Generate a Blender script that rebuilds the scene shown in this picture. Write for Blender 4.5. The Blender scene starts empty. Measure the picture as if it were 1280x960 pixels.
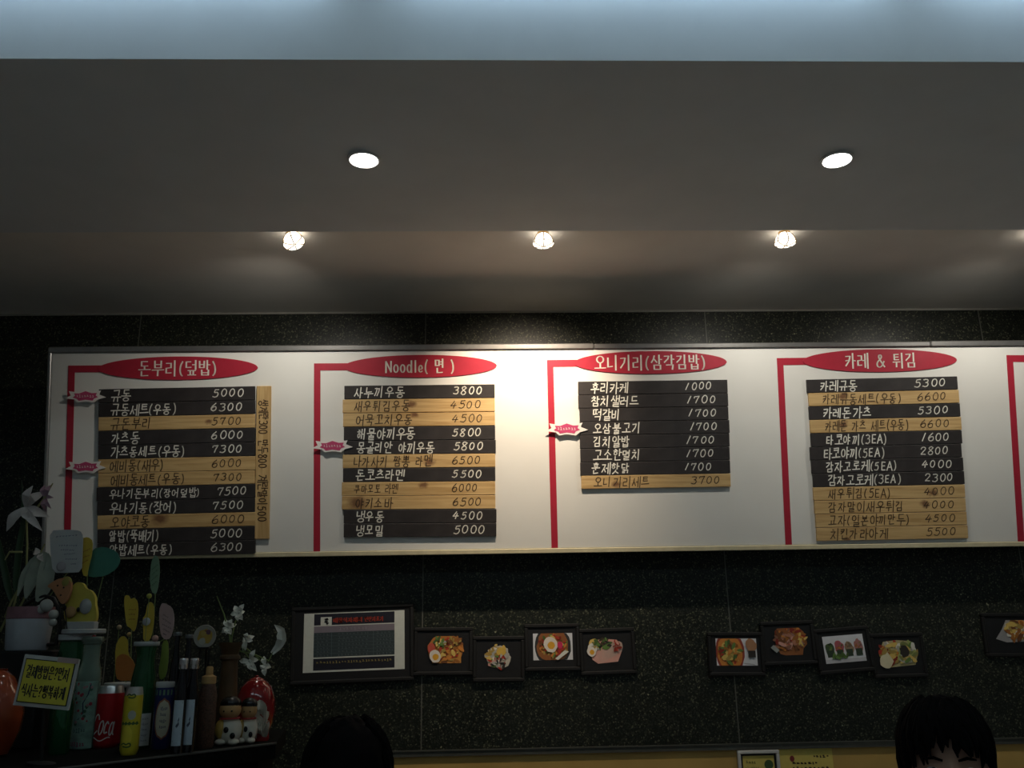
import bpy, math, random
from mathutils import Matrix, Vector, Euler, noise

# ------------------------------------------------------------------ camera
SC = bpy.context.scene
COL = SC.collection
PI = math.pi
F_PX = 1109.0
PITCH, YAW, ROLL = 16.0, 1.9, 1.0
EYE = Vector((0, 0, 1.55))
cam_data = bpy.data.cameras.new('camera')
cam_data.sensor_width = 36
cam_data.lens = 36 * F_PX / 1280
cam_data.clip_start = 0.02
cam = bpy.data.objects.new('camera', cam_data)
COL.objects.link(cam)
CAM_R = (Matrix.Rotation(math.radians(-YAW), 3, 'Z') @ Matrix.Rotation(math.radians(90 + PITCH), 3, 'X')
         @ Matrix.Rotation(math.radians(-ROLL), 3, 'Z'))
cam.matrix_world = Matrix.Translation(EYE) @ CAM_R.to_4x4()
SC.camera = cam

# ------------------------------------------------------------------ world, exposure, light levels
SC.view_settings.view_transform = 'Standard'
SC.view_settings.look = 'None'
SC.view_settings.gamma = 1
SC.view_settings.exposure = 0.0
SC.view_settings.use_curve_mapping = False
w = bpy.data.worlds.new('world')
SC.world = w
w.use_nodes = True
w.node_tree.nodes['Background'].inputs[0].default_value = (0.55, 0.7, 1.0, 1)
w.node_tree.nodes['Background'].inputs[1].default_value = 0.02
TUBE_STRENGTH = 12.0                      # ceiling tubes of the dining room
TUBE_COLOR = (0.70, 0.92, 1.0)
COVE_STRENGTH = 9.0                       # bluish tubes on the soffit's front
COVE_COLOR = (0.55, 0.78, 1.0)
DOWNLIGHT_W = 0.6                         # recessed lamps in the soffit
SPOT_HOT_W = 58.0                         # the middle board lamp, turned onto the board
SPOT_W = 14.5                             # other board lamps
WARM = (1.0, 0.82, 0.62)
NEUTRAL = (1.0, 0.94, 0.83)

# ------------------------------------------------------------------ distances of the place
Y_WALL = 3.60
Z_TOP = 2.91            # kitchen ceiling
Z_SOF = 2.85            # underside of the soffit
Y_S0, Y_S1 = 1.785, 2.69
Z_CEIL = 3.35
Z_CTR = 1.30            # counter top
XL, XR, Y_FRONT = -3.2, 3.4, -2.6


def ray(px, py):
    return CAM_R @ Vector((px - 640, -(py - 480), -F_PX))


def hit(px, py, p0, n):
    d = ray(px, py)
    t = (p0 - EYE).dot(n) / d.dot(n)
    return EYE + d * t


def on_y(px, py, y):
    return hit(px, py, Vector((0, y, 0)), Vector((0, 1, 0)))


def on_z(px, py, z):
    return hit(px, py, Vector((0, 0, z)), Vector((0, 0, 1)))


def px_size(p):
    return (CAM_R.transposed() @ (p - EYE)).z * -1 / F_PX


# ------------------------------------------------------------------ materials
MATS = {}


def mat(name, rgb, rough=0.6, metal=0.0, var=0.08, scale=30.0, bump=0.0, spec=0.5, trans=0.0, emit=None, ior=1.45, coat=0.0):
    """Procedural principled material: noise modulates the colour a little."""
    if name in MATS:
        return MATS[name]
    m = bpy.data.materials.new(name)
    m.use_nodes = True
    nt = m.node_tree
    b = nt.nodes['Principled BSDF']
    b.inputs['Roughness'].default_value = rough
    b.inputs['Metallic'].default_value = metal
    b.inputs['Specular IOR Level'].default_value = spec
    b.inputs['Transmission Weight'].default_value = trans
    b.inputs['IOR'].default_value = ior
    b.inputs['Coat Weight'].default_value = coat
    tc = nt.nodes.new('ShaderNodeTexCoord')
    nz = nt.nodes.new('ShaderNodeTexNoise')
    nz.inputs['Scale'].default_value = scale
    nz.inputs['Detail'].default_value = 3
    nt.links.new(tc.outputs['Object'], nz.inputs['Vector'])
    cr = nt.nodes.new('ShaderNodeValToRGB')
    lo = [max(0, c * (1 - var)) for c in rgb]
    hi = [min(1, c * (1 + var)) for c in rgb]
    cr.color_ramp.elements[0].position = 0.3
    cr.color_ramp.elements[1].position = 0.7
    cr.color_ramp.elements[0].color = (*lo, 1)
    cr.color_ramp.elements[1].color = (*hi, 1)
    nt.links.new(nz.outputs['Fac'], cr.inputs[0])
    nt.links.new(cr.outputs[0], b.inputs['Base Color'])
    if bump:
        bp = nt.nodes.new('ShaderNodeBump')
        bp.inputs['Strength'].default_value = bump
        bp.inputs['Distance'].default_value = 0.002
        nt.links.new(nz.outputs['Fac'], bp.inputs['Height'])
        nt.links.new(bp.outputs[0], b.inputs['Normal'])
    if emit:
        b.inputs['Emission Color'].default_value = (*emit[0], 1)
        b.inputs['Emission Strength'].default_value = emit[1]
    MATS[name] = m
    return m


def paint(rgb, rough=0.55, tag='ink'):
    key = tag + '_' + '_'.join('%02x' % int(c * 255) for c in rgb)
    return mat(key, rgb, rough, var=0.04, scale=60)


def srgb(r, g, b):
    f = lambda c: ((c / 255 + 0.055) / 1.055) ** 2.4 if c > 10 else c / 255 / 12.92
    return (f(r), f(g), f(b))


def granite_material(seams):
    m = bpy.data.materials.new('dark_granite')
    m.use_nodes = True
    nt = m.node_tree
    L = nt.links.new
    b = nt.nodes['Principled BSDF']
    b.inputs['Roughness'].default_value = 0.38
    b.inputs['Specular IOR Level'].default_value = 0.35
    tc = nt.nodes.new('ShaderNodeTexCoord')
    v = nt.nodes.new('ShaderNodeTexVoronoi')
    v.inputs['Scale'].default_value = 210
    L(tc.outputs['Object'], v.inputs['Vector'])
    r1 = nt.nodes.new('ShaderNodeValToRGB')
    r1.color_ramp.interpolation = 'CONSTANT'
    e = r1.color_ramp.elements
    e[0].position, e[0].color = 0, (0.007, 0.009, 0.007, 1)
    e[1].position, e[1].color = 0.45, (0.014, 0.017, 0.012, 1)
    for p, c in ((0.66, (0.036, 0.040, 0.029, 1)), (0.80, (0.105, 0.108, 0.072, 1)), (0.885, (0.015, 0.02, 0.017, 1)),
                 (0.965, (0.30, 0.30, 0.2, 1)), (0.99, (0.42, 0.42, 0.34, 1))):
        n = e.new(p)
        n.color = c
    L(v.outputs['Color'], r1.inputs[0])
    n2 = nt.nodes.new('ShaderNodeTexNoise')
    n2.inputs['Scale'].default_value = 55
    L(tc.outputs['Object'], n2.inputs['Vector'])
    mx = nt.nodes.new('ShaderNodeMix')
    mx.data_type = 'RGBA'
    mx.blend_type = 'MULTIPLY'
    mx.inputs[0].default_value = 0.7
    L(r1.outputs[0], mx.inputs[6])
    r2 = nt.nodes.new('ShaderNodeValToRGB')
    r2.color_ramp.elements[0].color = (0.45, 0.45, 0.45, 1)
    r2.color_ramp.elements[1].color = (1.3, 1.3, 1.25, 1)
    L(n2.outputs['Fac'], r2.inputs[0])
    L(r2.outputs[0], mx.inputs[7])
    last = mx.outputs[2]
    if seams:
        sx = nt.nodes.new('ShaderNodeSeparateXYZ')
        L(tc.outputs['Object'], sx.inputs[0])
        x0, step = seams
        a = nt.nodes.new('ShaderNodeMath'); a.operation = 'SUBTRACT'; a.inputs[1].default_value = x0 - step / 2 - 20 * step
        L(sx.outputs[0], a.inputs[0])
        md = nt.nodes.new('ShaderNodeMath'); md.operation = 'MODULO'; md.inputs[1].default_value = step
        L(a.outputs[0], md.inputs[0])
        c = nt.nodes.new('ShaderNodeMath'); c.operation = 'COMPARE'
        c.inputs[1].default_value = step / 2; c.inputs[2].default_value = 0.0022
        L(md.outputs[0], c.inputs[0])
        m2 = nt.nodes.new('ShaderNodeMix'); m2.data_type = 'RGBA'
        L(c.outputs[0], m2.inputs[0])
        L(last, m2.inputs[6])
        m2.inputs[7].default_value = (0.11, 0.11, 0.095, 1)
        last = m2.outputs[2]
    L(last, b.inputs['Base Color'])
    return m


def pine_material():
    m = bpy.data.materials.new('pine_wood')
    m.use_nodes = True
    nt = m.node_tree
    L = nt.links.new
    b = nt.nodes['Principled BSDF']
    b.inputs['Roughness'].default_value = 0.55
    tc = nt.nodes.new('ShaderNodeTexCoord')
    oi = nt.nodes.new('ShaderNodeObjectInfo')
    mp = nt.nodes.new('ShaderNodeMapping')
    mp.inputs['Scale'].default_value = (1.6, 26, 26)
    off = nt.nodes.new('ShaderNodeVectorMath'); off.operation = 'SCALE'
    cmb = nt.nodes.new('ShaderNodeCombineXYZ')
    for i in range(3):
        L(oi.outputs['Random'], cmb.inputs[i])
    L(cmb.outputs[0], off.inputs[0])
    off.inputs['Scale'].default_value = 37
    ad = nt.nodes.new('ShaderNodeVectorMath'); ad.operation = 'ADD'
    L(tc.outputs['Object'], mp.inputs['Vector'])
    L(mp.outputs[0], ad.inputs[0])
    L(off.outputs[0], ad.inputs[1])
    nz = nt.nodes.new('ShaderNodeTexNoise')
    nz.inputs['Scale'].default_value = 2.2
    nz.inputs['Detail'].default_value = 5
    nz.inputs['Distortion'].default_value = 1.2
    L(ad.outputs[0], nz.inputs['Vector'])
    r = nt.nodes.new('ShaderNodeValToRGB')
    r.color_ramp.elements[0].position = 0.3
    r.color_ramp.elements[0].color = (0.43, 0.265, 0.100, 1)
    r.color_ramp.elements[1].position = 0.62
    r.color_ramp.elements[1].color = (0.60, 0.410, 0.185, 1)
    L(nz.outputs['Fac'], r.inputs[0])
    # a knot: centre and strength carried by the plank's object colour (r = along, g = across, b = size)
    sc = nt.nodes.new('ShaderNodeSeparateColor')
    L(oi.outputs['Color'], sc.inputs[0])
    sx = nt.nodes.new('ShaderNodeSeparateXYZ')
    L(tc.outputs['Object'], sx.inputs[0])

    def math_(op, a, bb):
        n = nt.nodes.new('ShaderNodeMath'); n.operation = op
        for i, q in enumerate((a, bb)):
            if isinstance(q, (int, float)):
                n.inputs[i].default_value = q
            else:
                L(q, n.inputs[i])
        return n.outputs[0]
    nk = nt.nodes.new('ShaderNodeTexNoise')
    nk.inputs['Scale'].default_value = 60
    L(tc.outputs['Object'], nk.inputs['Vector'])
    wob = math_('MULTIPLY', math_('SUBTRACT', nk.outputs['Fac'], 0.5), 0.02)
    dx = math_('MULTIPLY', math_('ADD', math_('SUBTRACT', sx.outputs[0], math_('SUBTRACT', sc.outputs[0], 0.5)), wob), 0.7)
    dy = math_('ADD', math_('SUBTRACT', sx.outputs[1], math_('SUBTRACT', sc.outputs[1], 0.5)), wob)
    d = math_('SQRT', math_('ADD', math_('MULTIPLY', dx, dx), math_('MULTIPLY', dy, dy)), 0)
    q = math_('DIVIDE', d, math_('ADD', math_('MULTIPLY', sc.outputs[2], 0.1), 0.00001))
    rk = nt.nodes.new('ShaderNodeValToRGB')
    rk.color_ramp.elements[0].position = 0.35
    rk.color_ramp.elements[0].color = (0.85, 0.85, 0.85, 1)
    rk.color_ramp.elements[1].position = 1.0
    rk.color_ramp.elements[1].color = (0, 0, 0, 1)
    L(q, rk.inputs[0])
    mx = nt.nodes.new('ShaderNodeMix'); mx.data_type = 'RGBA'
    L(rk.outputs[0], mx.inputs[0])
    L(r.outputs[0], mx.inputs[6])
    mx.inputs[7].default_value = (0.13, 0.045, 0.018, 1)
    L(mx.outputs[2], b.inputs['Base Color'])
    return m


# ------------------------------------------------------------------ mesh helpers
class MB:
    def __init__(self):
        self.v, self.f, self.mi, self.mats = [], [], [], []

    def m(self, material):
        if material not in self.mats:
            self.mats.append(material)
        return self.mats.index(material)

    def add(self, verts, faces, material=None):
        o = len(self.v)
        self.v += [tuple(p) for p in verts]
        k = self.m(material) if material else 0
        for f in faces:
            self.f.append(tuple(i + o for i in f))
            self.mi.append(k)

    def box(self, lo, hi, material=None, M=None):
        (a, b, c), (d, e, g) = lo, hi
        v = [Vector(p) for p in ((a, b, c), (d, b, c), (d, e, c), (a, e, c), (a, b, g), (d, b, g), (d, e, g), (a, e, g))]
        if M:
            v = [M @ p for p in v]
        self.add(v, [(0, 3, 2, 1), (4, 5, 6, 7), (0, 1, 5, 4), (1, 2, 6, 5), (2, 3, 7, 6), (3, 0, 4, 7)], material)

    def bevel_box(self, lo, hi, r, material=None, M=None):
        """Box with chamfered edges in X-Y profile and both faces."""
        a, b, c = lo
        d, e, g = hi

        def ring(i, z):
            return [(a + i + r, b + i, z), (d - i - r, b + i, z), (d - i, b + i + r, z), (d - i, e - i - r, z), (d - i - r, e - i, z),
                    (a + i + r, e - i, z), (a + i, e - i - r, z), (a + i, b + i + r, z)]
        rings = [ring(r, c), ring(0, c + r), ring(0, g - r), ring(r, g)]
        v = [Vector(p) for q in rings for p in q]
        if M:
            v = [M @ p for p in v]
        f = [tuple(range(7, -1, -1)), tuple(range(24, 32))]
        for k in range(3):
            for j in range(8):
                n = (j + 1) % 8
                f.append((k * 8 + j, k * 8 + n, k * 8 + 8 + n, k * 8 + 8 + j))
        self.add(v, f, material)

    def lathe(self, prof, n=28, c=(0, 0, 0), material=None, caps=True, sx=1.0, sy=1.0):
        v, f = [], []
        for r, z in prof:
            for k in range(n):
                t = 2 * PI * k / n
                v.append((c[0] + r * math.cos(t) * sx, c[1] + r * math.sin(t) * sy, c[2] + z))
        for i in range(len(prof) - 1):
            for k in range(n):
                j = (k + 1) % n
                f.append((i * n + k, i * n + j, i * n + n + j, i * n + n + k))
        if caps:
            f.append(tuple(range(n - 1, -1, -1)))
            f.append(tuple((len(prof) - 1) * n + k for k in range(n)))
        self.add(v, f, material)

    def tube(self, pts, rad, n=8, material=None):
        pts = [Vector(p) for p in pts]
        rads = rad if isinstance(rad, (list, tuple)) else [rad] * len(pts)
        v, f = [], []
        up = None
        for i, p in enumerate(pts):
            t = (pts[min(i + 1, len(pts) - 1)] - pts[max(i - 1, 0)]).normalized()
            if up is None:
                up = t.orthogonal().normalized()
            up = (up - t * up.dot(t))
            up = up.normalized() if up.length > 1e-6 else t.orthogonal().normalized()
            s = t.cross(up)
            for k in range(n):
                a = 2 * PI * k / n
                v.append(p + (up * math.cos(a) + s * math.sin(a)) * rads[i])
        for i in range(len(pts) - 1):
            for k in range(n):
                j = (k + 1) % n
                f.append((i * n + k, i * n + j, i * n + n + j, i * n + n + k))
        f.append(tuple(range(n - 1, -1, -1)))
        f.append(tuple((len(pts) - 1) * n + k for k in range(n)))
        self.add(v, f, material)

    def ball(self, c, r, material=None, nu=16, nv=10, M=None):
        rx, ry, rz = r if isinstance(r, (list, tuple)) else (r, r, r)
        v, f = [], []
        for i in range(1, nv):
            a = PI * i / nv
            for k in range(nu):
                t = 2 * PI * k / nu
                v.append(Vector((rx * math.sin(a) * math.cos(t), ry * math.sin(a) * math.sin(t), -rz * math.cos(a))))
        v.append(Vector((0, 0, -rz)))
        v.append(Vector((0, 0, rz)))
        for i in range(nv - 2):
            for k in range(nu):
                j = (k + 1) % nu
                f.append((i * nu + k, i * nu + j, i * nu + nu + j, i * nu + nu + k))
        s, t = len(v) - 2, len(v) - 1
        for k in range(nu):
            j = (k + 1) % nu
            f.append((s, j, k))
            f.append((t, (nv - 2) * nu + k, (nv - 2) * nu + j))
        if M:
            v = [M @ p for p in v]
        c = Vector(c)
        self.add([p + c for p in v], f, material)

    def slab(self, poly, nrm, th, material=None):
        """A flat outline given its own thickness."""
        n = len(poly)
        nrm = Vector(nrm).normalized()
        v = [Vector(p) for p in poly] + [Vector(p) - nrm * th for p in poly]
        f = [tuple(range(n)), tuple(range(2 * n - 1, n - 1, -1))]
        for k in range(n):
            j = (k + 1) % n
            f.append((k, k + n, j + n, j))
        self.add(v, f, material)

    def petal(self, line, width, nrm, cup=0.3, th=0.0012, material=None, prof=None):
        """A leaf or petal along a centre line: cupped across, pointed, with a thickness."""
        line = [Vector(p) for p in line]
        # resample
        pts = []
        for i in range(9):
            t = i / 8 * (len(line) - 1)
            k = min(int(t), len(line) - 2)
            pts.append(line[k].lerp(line[k + 1], t - k))
        nrm = Vector(nrm).normalized()
        prof = prof or (0.12, 0.5, 0.8, 0.97, 1.0, 0.9, 0.66, 0.34, 0.04)
        v, f = [], []
        for side in (0, 1):
            for i, p in enumerate(pts):
                t = (pts[min(i + 1, 8)] - pts[max(i - 1, 0)]).normalized()
                s = t.cross(nrm).normalized()
                hw = width * 0.5 * prof[i]
                for q in (-1, -0.5, 0, 0.5, 1):
                    v.append(p + s * hw * q + nrm * (cup * hw * q * q) - nrm * (th * side))
        for i in range(8):
            for q in range(4):
                a = i * 5 + q
                f.append((a, a + 1, a + 6, a + 5))
                a += 45
                f.append((a, a + 5, a + 6, a + 1))
        for i in range(8):
            a, b = i * 5, i * 5 + 5
            f.append((a, b, b + 45, a + 45))
            f.append((a + 4, a + 49, b + 49, b + 4))
        f.append((0, 45, 46, 47, 48, 49, 4, 3, 2, 1))
        f.append((40, 41, 42, 43, 44, 89, 88, 87, 86, 85))
        self.add(v, f, material)

    def build(self, name, material=None, parent=None, smooth=False, M=None):
        me = bpy.data.meshes.new(name)
        me.from_pydata(self.v, [], self.f)
        mats = self.mats if self.mats else [material]
        for q in mats:
            me.materials.append(q)
        if self.mats:
            for p, k in zip(me.polygons, self.mi):
                p.material_index = k
        if smooth:
            for p in me.polygons:
                p.use_smooth = True
            me.set_sharp_from_angle(angle=math.radians(40))
        me.update()
        o = bpy.data.objects.new(name, me)
        COL.objects.link(o)
        if parent:
            o.parent = parent
        if M is not None:
            o.matrix_basis = M
        return o


def tag(o, label=None, cat=None, group=None, kind=None):
    if label:
        o['label'] = label
    if cat:
        o['category'] = cat
    if group:
        o['group'] = group
    if kind:
        o['kind'] = kind
    return o


def thing(name, label, cat, loc=(0, 0, 0), group=None, M=None):
    o = bpy.data.objects.new(name, None)
    o.empty_display_size = 0.05
    COL.objects.link(o)
    if M is not None:
        o.matrix_world = M
    else:
        o.location = loc
    return tag(o, label, cat, group)


def struct(name, mb, material):
    o = mb.build(name, material)
    o['kind'] = 'structure'
    return o


# ------------------------------------------------------------------ stroke lettering (hand lettered Hangul, Latin and figures)
def circ(cx, cy, rx, ry, n=14, a0=PI / 2):
    return [(cx + rx * math.cos(a0 + 2 * PI * k / n), cy + ry * math.sin(a0 + 2 * PI * k / n)) for k in range(n + 1)]


def sub(strokes, x0, y0, x1, y1):
    return [[(x0 + (x1 - x0) * x, y0 + (y1 - y0) * y) for x, y in s] for s in strokes]


G_V = [[(.1, .9), (.9, .93), (.72, .5), (.12, .02)]]
G_H = [[(.08, .88), (.9, .9), (.82, .05)]]
BASE = {
    'ㄴ': [[(.12, .95), (.12, .1), (.92, .16)]],
    'ㄷ': [[(.88, .9), (.12, .9), (.12, .1), (.92, .12)]],
    'ㄹ': [[(.1, .95), (.88, .95), (.88, .55), (.12, .5), (.12, .06), (.94, .08)]],
    'ㅁ': [[(.12, .9), (.14, .1), (.88, .1), (.88, .9), (.1, .9)]],
    'ㅂ': [[(.12, .98), (.14, .08), (.86, .08), (.88, .98)], [(.12, .52), (.86, .52)]],
    'ㅅ': [[(.55, .98), (.4, .5), (.04, .03)], [(.43, .6), (.96, .06)]],
    'ㅇ': [circ(.5, .48, .42, .46)],
    'ㅈ': [[(.08, .9), (.9, .92), (.5, .5), (.04, .03)], [(.52, .5), (.96, .06)]],
    'ㅊ': [[(.35, 1.05), (.65, 1.02)], [(.06, .78), (.92, .8), (.5, .42), (.04, .0)], [(.52, .42), (.96, .04)]],
    'ㅌ': [[(.88, .92), (.12, .92), (.12, .08), (.92, .1)], [(.12, .5), (.84, .52)]],
    'ㅍ': [[(.06, .92), (.94, .92)], [(.32, .9), (.34, .12)], [(.68, .9), (.66, .12)], [(.03, .08), (.97, .1)]],
    'ㅎ': [[(.36, 1.03), (.66, 1.0)], [(.08, .76), (.92, .78)], circ(.5, .3, .3, .28)],
}


def cons(j, vert):
    g = G_V if vert else G_H
    if j == 'ㄱ':
        return g
    if j == 'ㅋ':
        return g + [[(.1, .5), (.76, .55)]]
    if j == 'ㄲ':
        return sub(g, 0, 0, .5, 1) + sub(g, .5, 0, 1, 1)
    dbl = {'ㄸ': 'ㄷ', 'ㅃ': 'ㅂ', 'ㅆ': 'ㅅ', 'ㅉ': 'ㅈ'}
    if j in dbl:
        return sub(BASE[dbl[j]], 0, 0, .47, 1) + sub(BASE[dbl[j]], .53, 0, 1, 1)
    pair = {'ㄺ': 'ㄹㄱ', 'ㄼ': 'ㄹㅂ', 'ㄳ': 'ㄱㅅ', 'ㄶ': 'ㄴㅎ', 'ㅄ': 'ㅂㅅ'}
    if j in pair:
        return sub(cons(pair[j][0], 0), 0, 0, .46, 1) + sub(cons(pair[j][1], 0), .54, 0, 1, 1)
    return BASE[j]


VV = {
    'ㅏ': [[(.38, 1), (.38, 0)], [(.38, .52), (.92, .5)]],
    'ㅐ': [[(.2, .95), (.2, .06)], [(.8, 1), (.8, 0)], [(.2, .5), (.8, .5)]],
    'ㅑ': [[(.38, 1), (.38, 0)], [(.38, .66), (.92, .66)], [(.38, .38), (.92, .36)]],
    'ㅓ': [[(.7, 1), (.7, 0)], [(.08, .52), (.7, .52)]],
    'ㅔ': [[(.46, .95), (.46, .06)], [(.9, 1), (.9, 0)], [(.0, .52), (.46, .52)]],
    'ㅕ': [[(.7, 1), (.7, 0)], [(.1, .66), (.7, .66)], [(.1, .38), (.7, .38)]],
    'ㅖ': [[(.46, .95), (.46, .06)], [(.9, 1), (.9, 0)], [(.0, .66), (.46, .66)], [(.0, .38), (.46, .38)]],
    'ㅣ': [[(.5, 1), (.5, 0)]],
}
VH = {
    'ㅗ': [[(.5, .98), (.5, .28)], [(.02, .25), (.98, .29)]],
    'ㅛ': [[(.34, .98), (.34, .28)], [(.66, .98), (.66, .28)], [(.02, .25), (.98, .29)]],
    'ㅜ': [[(.02, .75), (.98, .79)], [(.5, .76), (.48, -.02)]],
    'ㅠ': [[(.02, .75), (.98, .79)], [(.34, .76), (.28, .0)], [(.66, .76), (.68, .0)]],
    'ㅡ': [[(.02, .48), (.98, .52)]],
}
VC = {'ㅟ': 'ㅜㅣ', 'ㅘ': 'ㅗㅏ', 'ㅚ': 'ㅗㅣ', 'ㅢ': 'ㅡㅣ', 'ㅝ': 'ㅜㅓ'}
LL = 'ㄱㄲㄴㄷㄸㄹㅁㅂㅃㅅㅆㅇㅈㅉㅊㅋㅌㅍㅎ'
VL = 'ㅏㅐㅑㅒㅓㅔㅕㅖㅗㅘㅙㅚㅛㅜㅝㅞㅟㅠㅡㅢㅣ'
TL = ['', 'ㄱ', 'ㄲ', 'ㄳ', 'ㄴ', 'ㄵ', 'ㄶ', 'ㄷ', 'ㄹ', 'ㄺ', 'ㄻ', 'ㄼ', 'ㄽ', 'ㄾ', 'ㄿ', 'ㅀ', 'ㅁ', 'ㅂ', 'ㅄ', 'ㅅ', 'ㅆ', 'ㅇ', 'ㅈ', 'ㅊ', 'ㅋ', 'ㅌ', 'ㅍ', 'ㅎ']


def smooth_line(p, it=2):
    for _ in range(it):
        q = [p[0]]
        for a, b in zip(p, p[1:]):
            q.append((a[0] * .75 + b[0] * .25, a[1] * .75 + b[1] * .25))
            q.append((a[0] * .25 + b[0] * .75, a[1] * .25 + b[1] * .75))
        q.append(p[-1])
        p = q
    return p


LATIN = {   # width, strokes
    '0': (.66, [circ(.5, .5, .42, .5)]),
    '1': (.5, [[(.75, 1), (.2, 0)]]),
    '2': (.66, [[(.06, .76), (.22, 1.02), (.85, 1.0), (.9, .7), (.4, .3), (.06, .03), (.5, .06), (.97, .02)]]),
    '3': (.66, [[(.1, .94), (.5, 1.02), (.95, .9), (.75, .55), (.42, .55), (.85, .55), (1.0, .2), (.6, -.04), (.06, .08)]]),
    '4': (.7, [[(.55, 1), (.3, .65), (.04, .34), (.98, .4)], [(.74, .72), (.62, .3), (.55, 0)]]),
    '5': (.66, [[(.32, .95), (.2, .52), (.75, .68), (.98, .28), (.6, -.06), (.06, .06)], [(.32, .95), (.92, .98)]]),
    '6': (.66, [[(.72, 1), (.2, .62), (.0, .2), (.4, -.1), (.95, .05), (.9, .5), (.5, .55), (.12, .28)]]),
    '7': (.66, [[(.06, .72), (.1, .95), (.5, .92), (.95, .97)], [(.95, .97), (.7, .55), (.5, 0)]]),
    '8': (.66, [[(.9, .86), (.5, 1.08), (.05, .85), (.4, .55), (.95, .3), (.75, -.05), (.3, -.06), (.02, .2), (.4, .5), (.9, .86)]]),
    'E': (.62, [[(.9, .95), (.15, .95), (.15, .05), (.92, .05)], [(.15, .5), (.8, .52)]]),
    'A': (.72, [[(.02, 0), (.5, 1), (.98, 0)], [(.2, .36), (.8, .36)]]),
    'N': (.78, [[(.12, 0), (.12, .95), (.88, .05), (.88, .95)]]),
    'o': (.62, [circ(.5, .33, .4, .33)]),
    'd': (.66, [circ(.42, .33, .36, .33), [(.82, 1.0), (.82, 0)]]),
    'l': (.36, [[(.5, 1), (.5, 0)]]),
    'e': (.56, [[(.12, .25), (.88, .27), (.8, .5), (.5, .62), (.15, .45), (.1, .15), (.45, -.02), (.9, .1)]]),
    '(': (.42, [[(.85, 1.06), (.35, .75), (.2, .3), (.45, 0), (.8, -.12)]]),
    ')': (.42, [[(.15, 1.06), (.65, .75), (.8, .3), (.55, 0), (.2, -.12)]]),
    '&': (.8, [[(.98, .0), (.3, .72), (.32, 1.0), (.62, 1.0), (.62, .72), (.05, .38), (.1, -.02), (.6, -.02), (.92, .45)]]),
    '?': (.6, [[(.1, .8), (.3, 1.03), (.85, 1.0), (.8, .62), (.45, .5), (.45, .3)], [(.45, .08), (.46, .0)]]),
    ' ': (.5, []),
    'C': (.8, [[(.95, .75), (.7, 1.02), (.2, .9), (.0, .3), (.3, -.05), (.95, .2)]]),
    'c': (.5, [[(.9, .5), (.5, .65), (.1, .4), (.2, .02), (.9, .1)]]),
    'a': (.6, [circ(.42, .3, .34, .3), [(.8, .62), (.78, .1), (1.05, .02)]]),
}
SMOOTH = set('0235678()&?eCca')


def glyph(ch):
    o = ord(ch)
    if not 0xAC00 <= o <= 0xD7A3:
        wd, st = LATIN[ch]
        if ch in SMOOTH:
            st = [smooth_line(s) if len(s) < 12 else s for s in st]
        return wd, sub(st, .04, .06, wd - .04, .92)
    i = o - 0xAC00
    l, v, t = LL[i // 588], VL[(i % 588) // 28], TL[i % 28]
    out = []
    if v in VV:
        double = v in 'ㅐㅔㅖ'
        xs = .48 if double else .56
        if t:
            out += sub(cons(l, 1), .04, .5, xs - .02, 1.0)
            out += sub(VV[v], xs, .42, 1.0, 1.04)
            out += sub(cons(t, 0), .2, -.02, .92, .36)
        else:
            out += sub(cons(l, 1), .03, .12, xs - .02, .9)
            out += sub(VV[v], xs, -.04, 1.0, 1.04)
    elif v in VH:
        if t:
            out += sub(cons(l, 0), .18, .64, .82, 1.04)
            out += sub(VH[v], .0, .36, 1.0, .62)
            out += sub(cons(t, 0), .18, -.04, .84, .31)
        else:
            out += sub(cons(l, 0), .16, .5, .84, 1.02)
            out += sub(VH[v], .0, .0, 1.0, .5)
    else:
        a, b = VC[v]
        if t:
            out += sub(cons(l, 0), .1, .66, .6, 1.02)
            out += sub(VH[a], .0, .38, .68, .64)
            out += sub(VV[b], .66, .36, 1.05, 1.04)
            out += sub(cons(t, 0), .2, -.02, .9, .32)
        else:
            out += sub(cons(l, 0), .1, .52, .6, 1.0)
            out += sub(VH[a], .0, .06, .68, .5)
            out += sub(VV[b], .62, -.04, 1.05, 1.04)
    return 1.0, out


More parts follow.
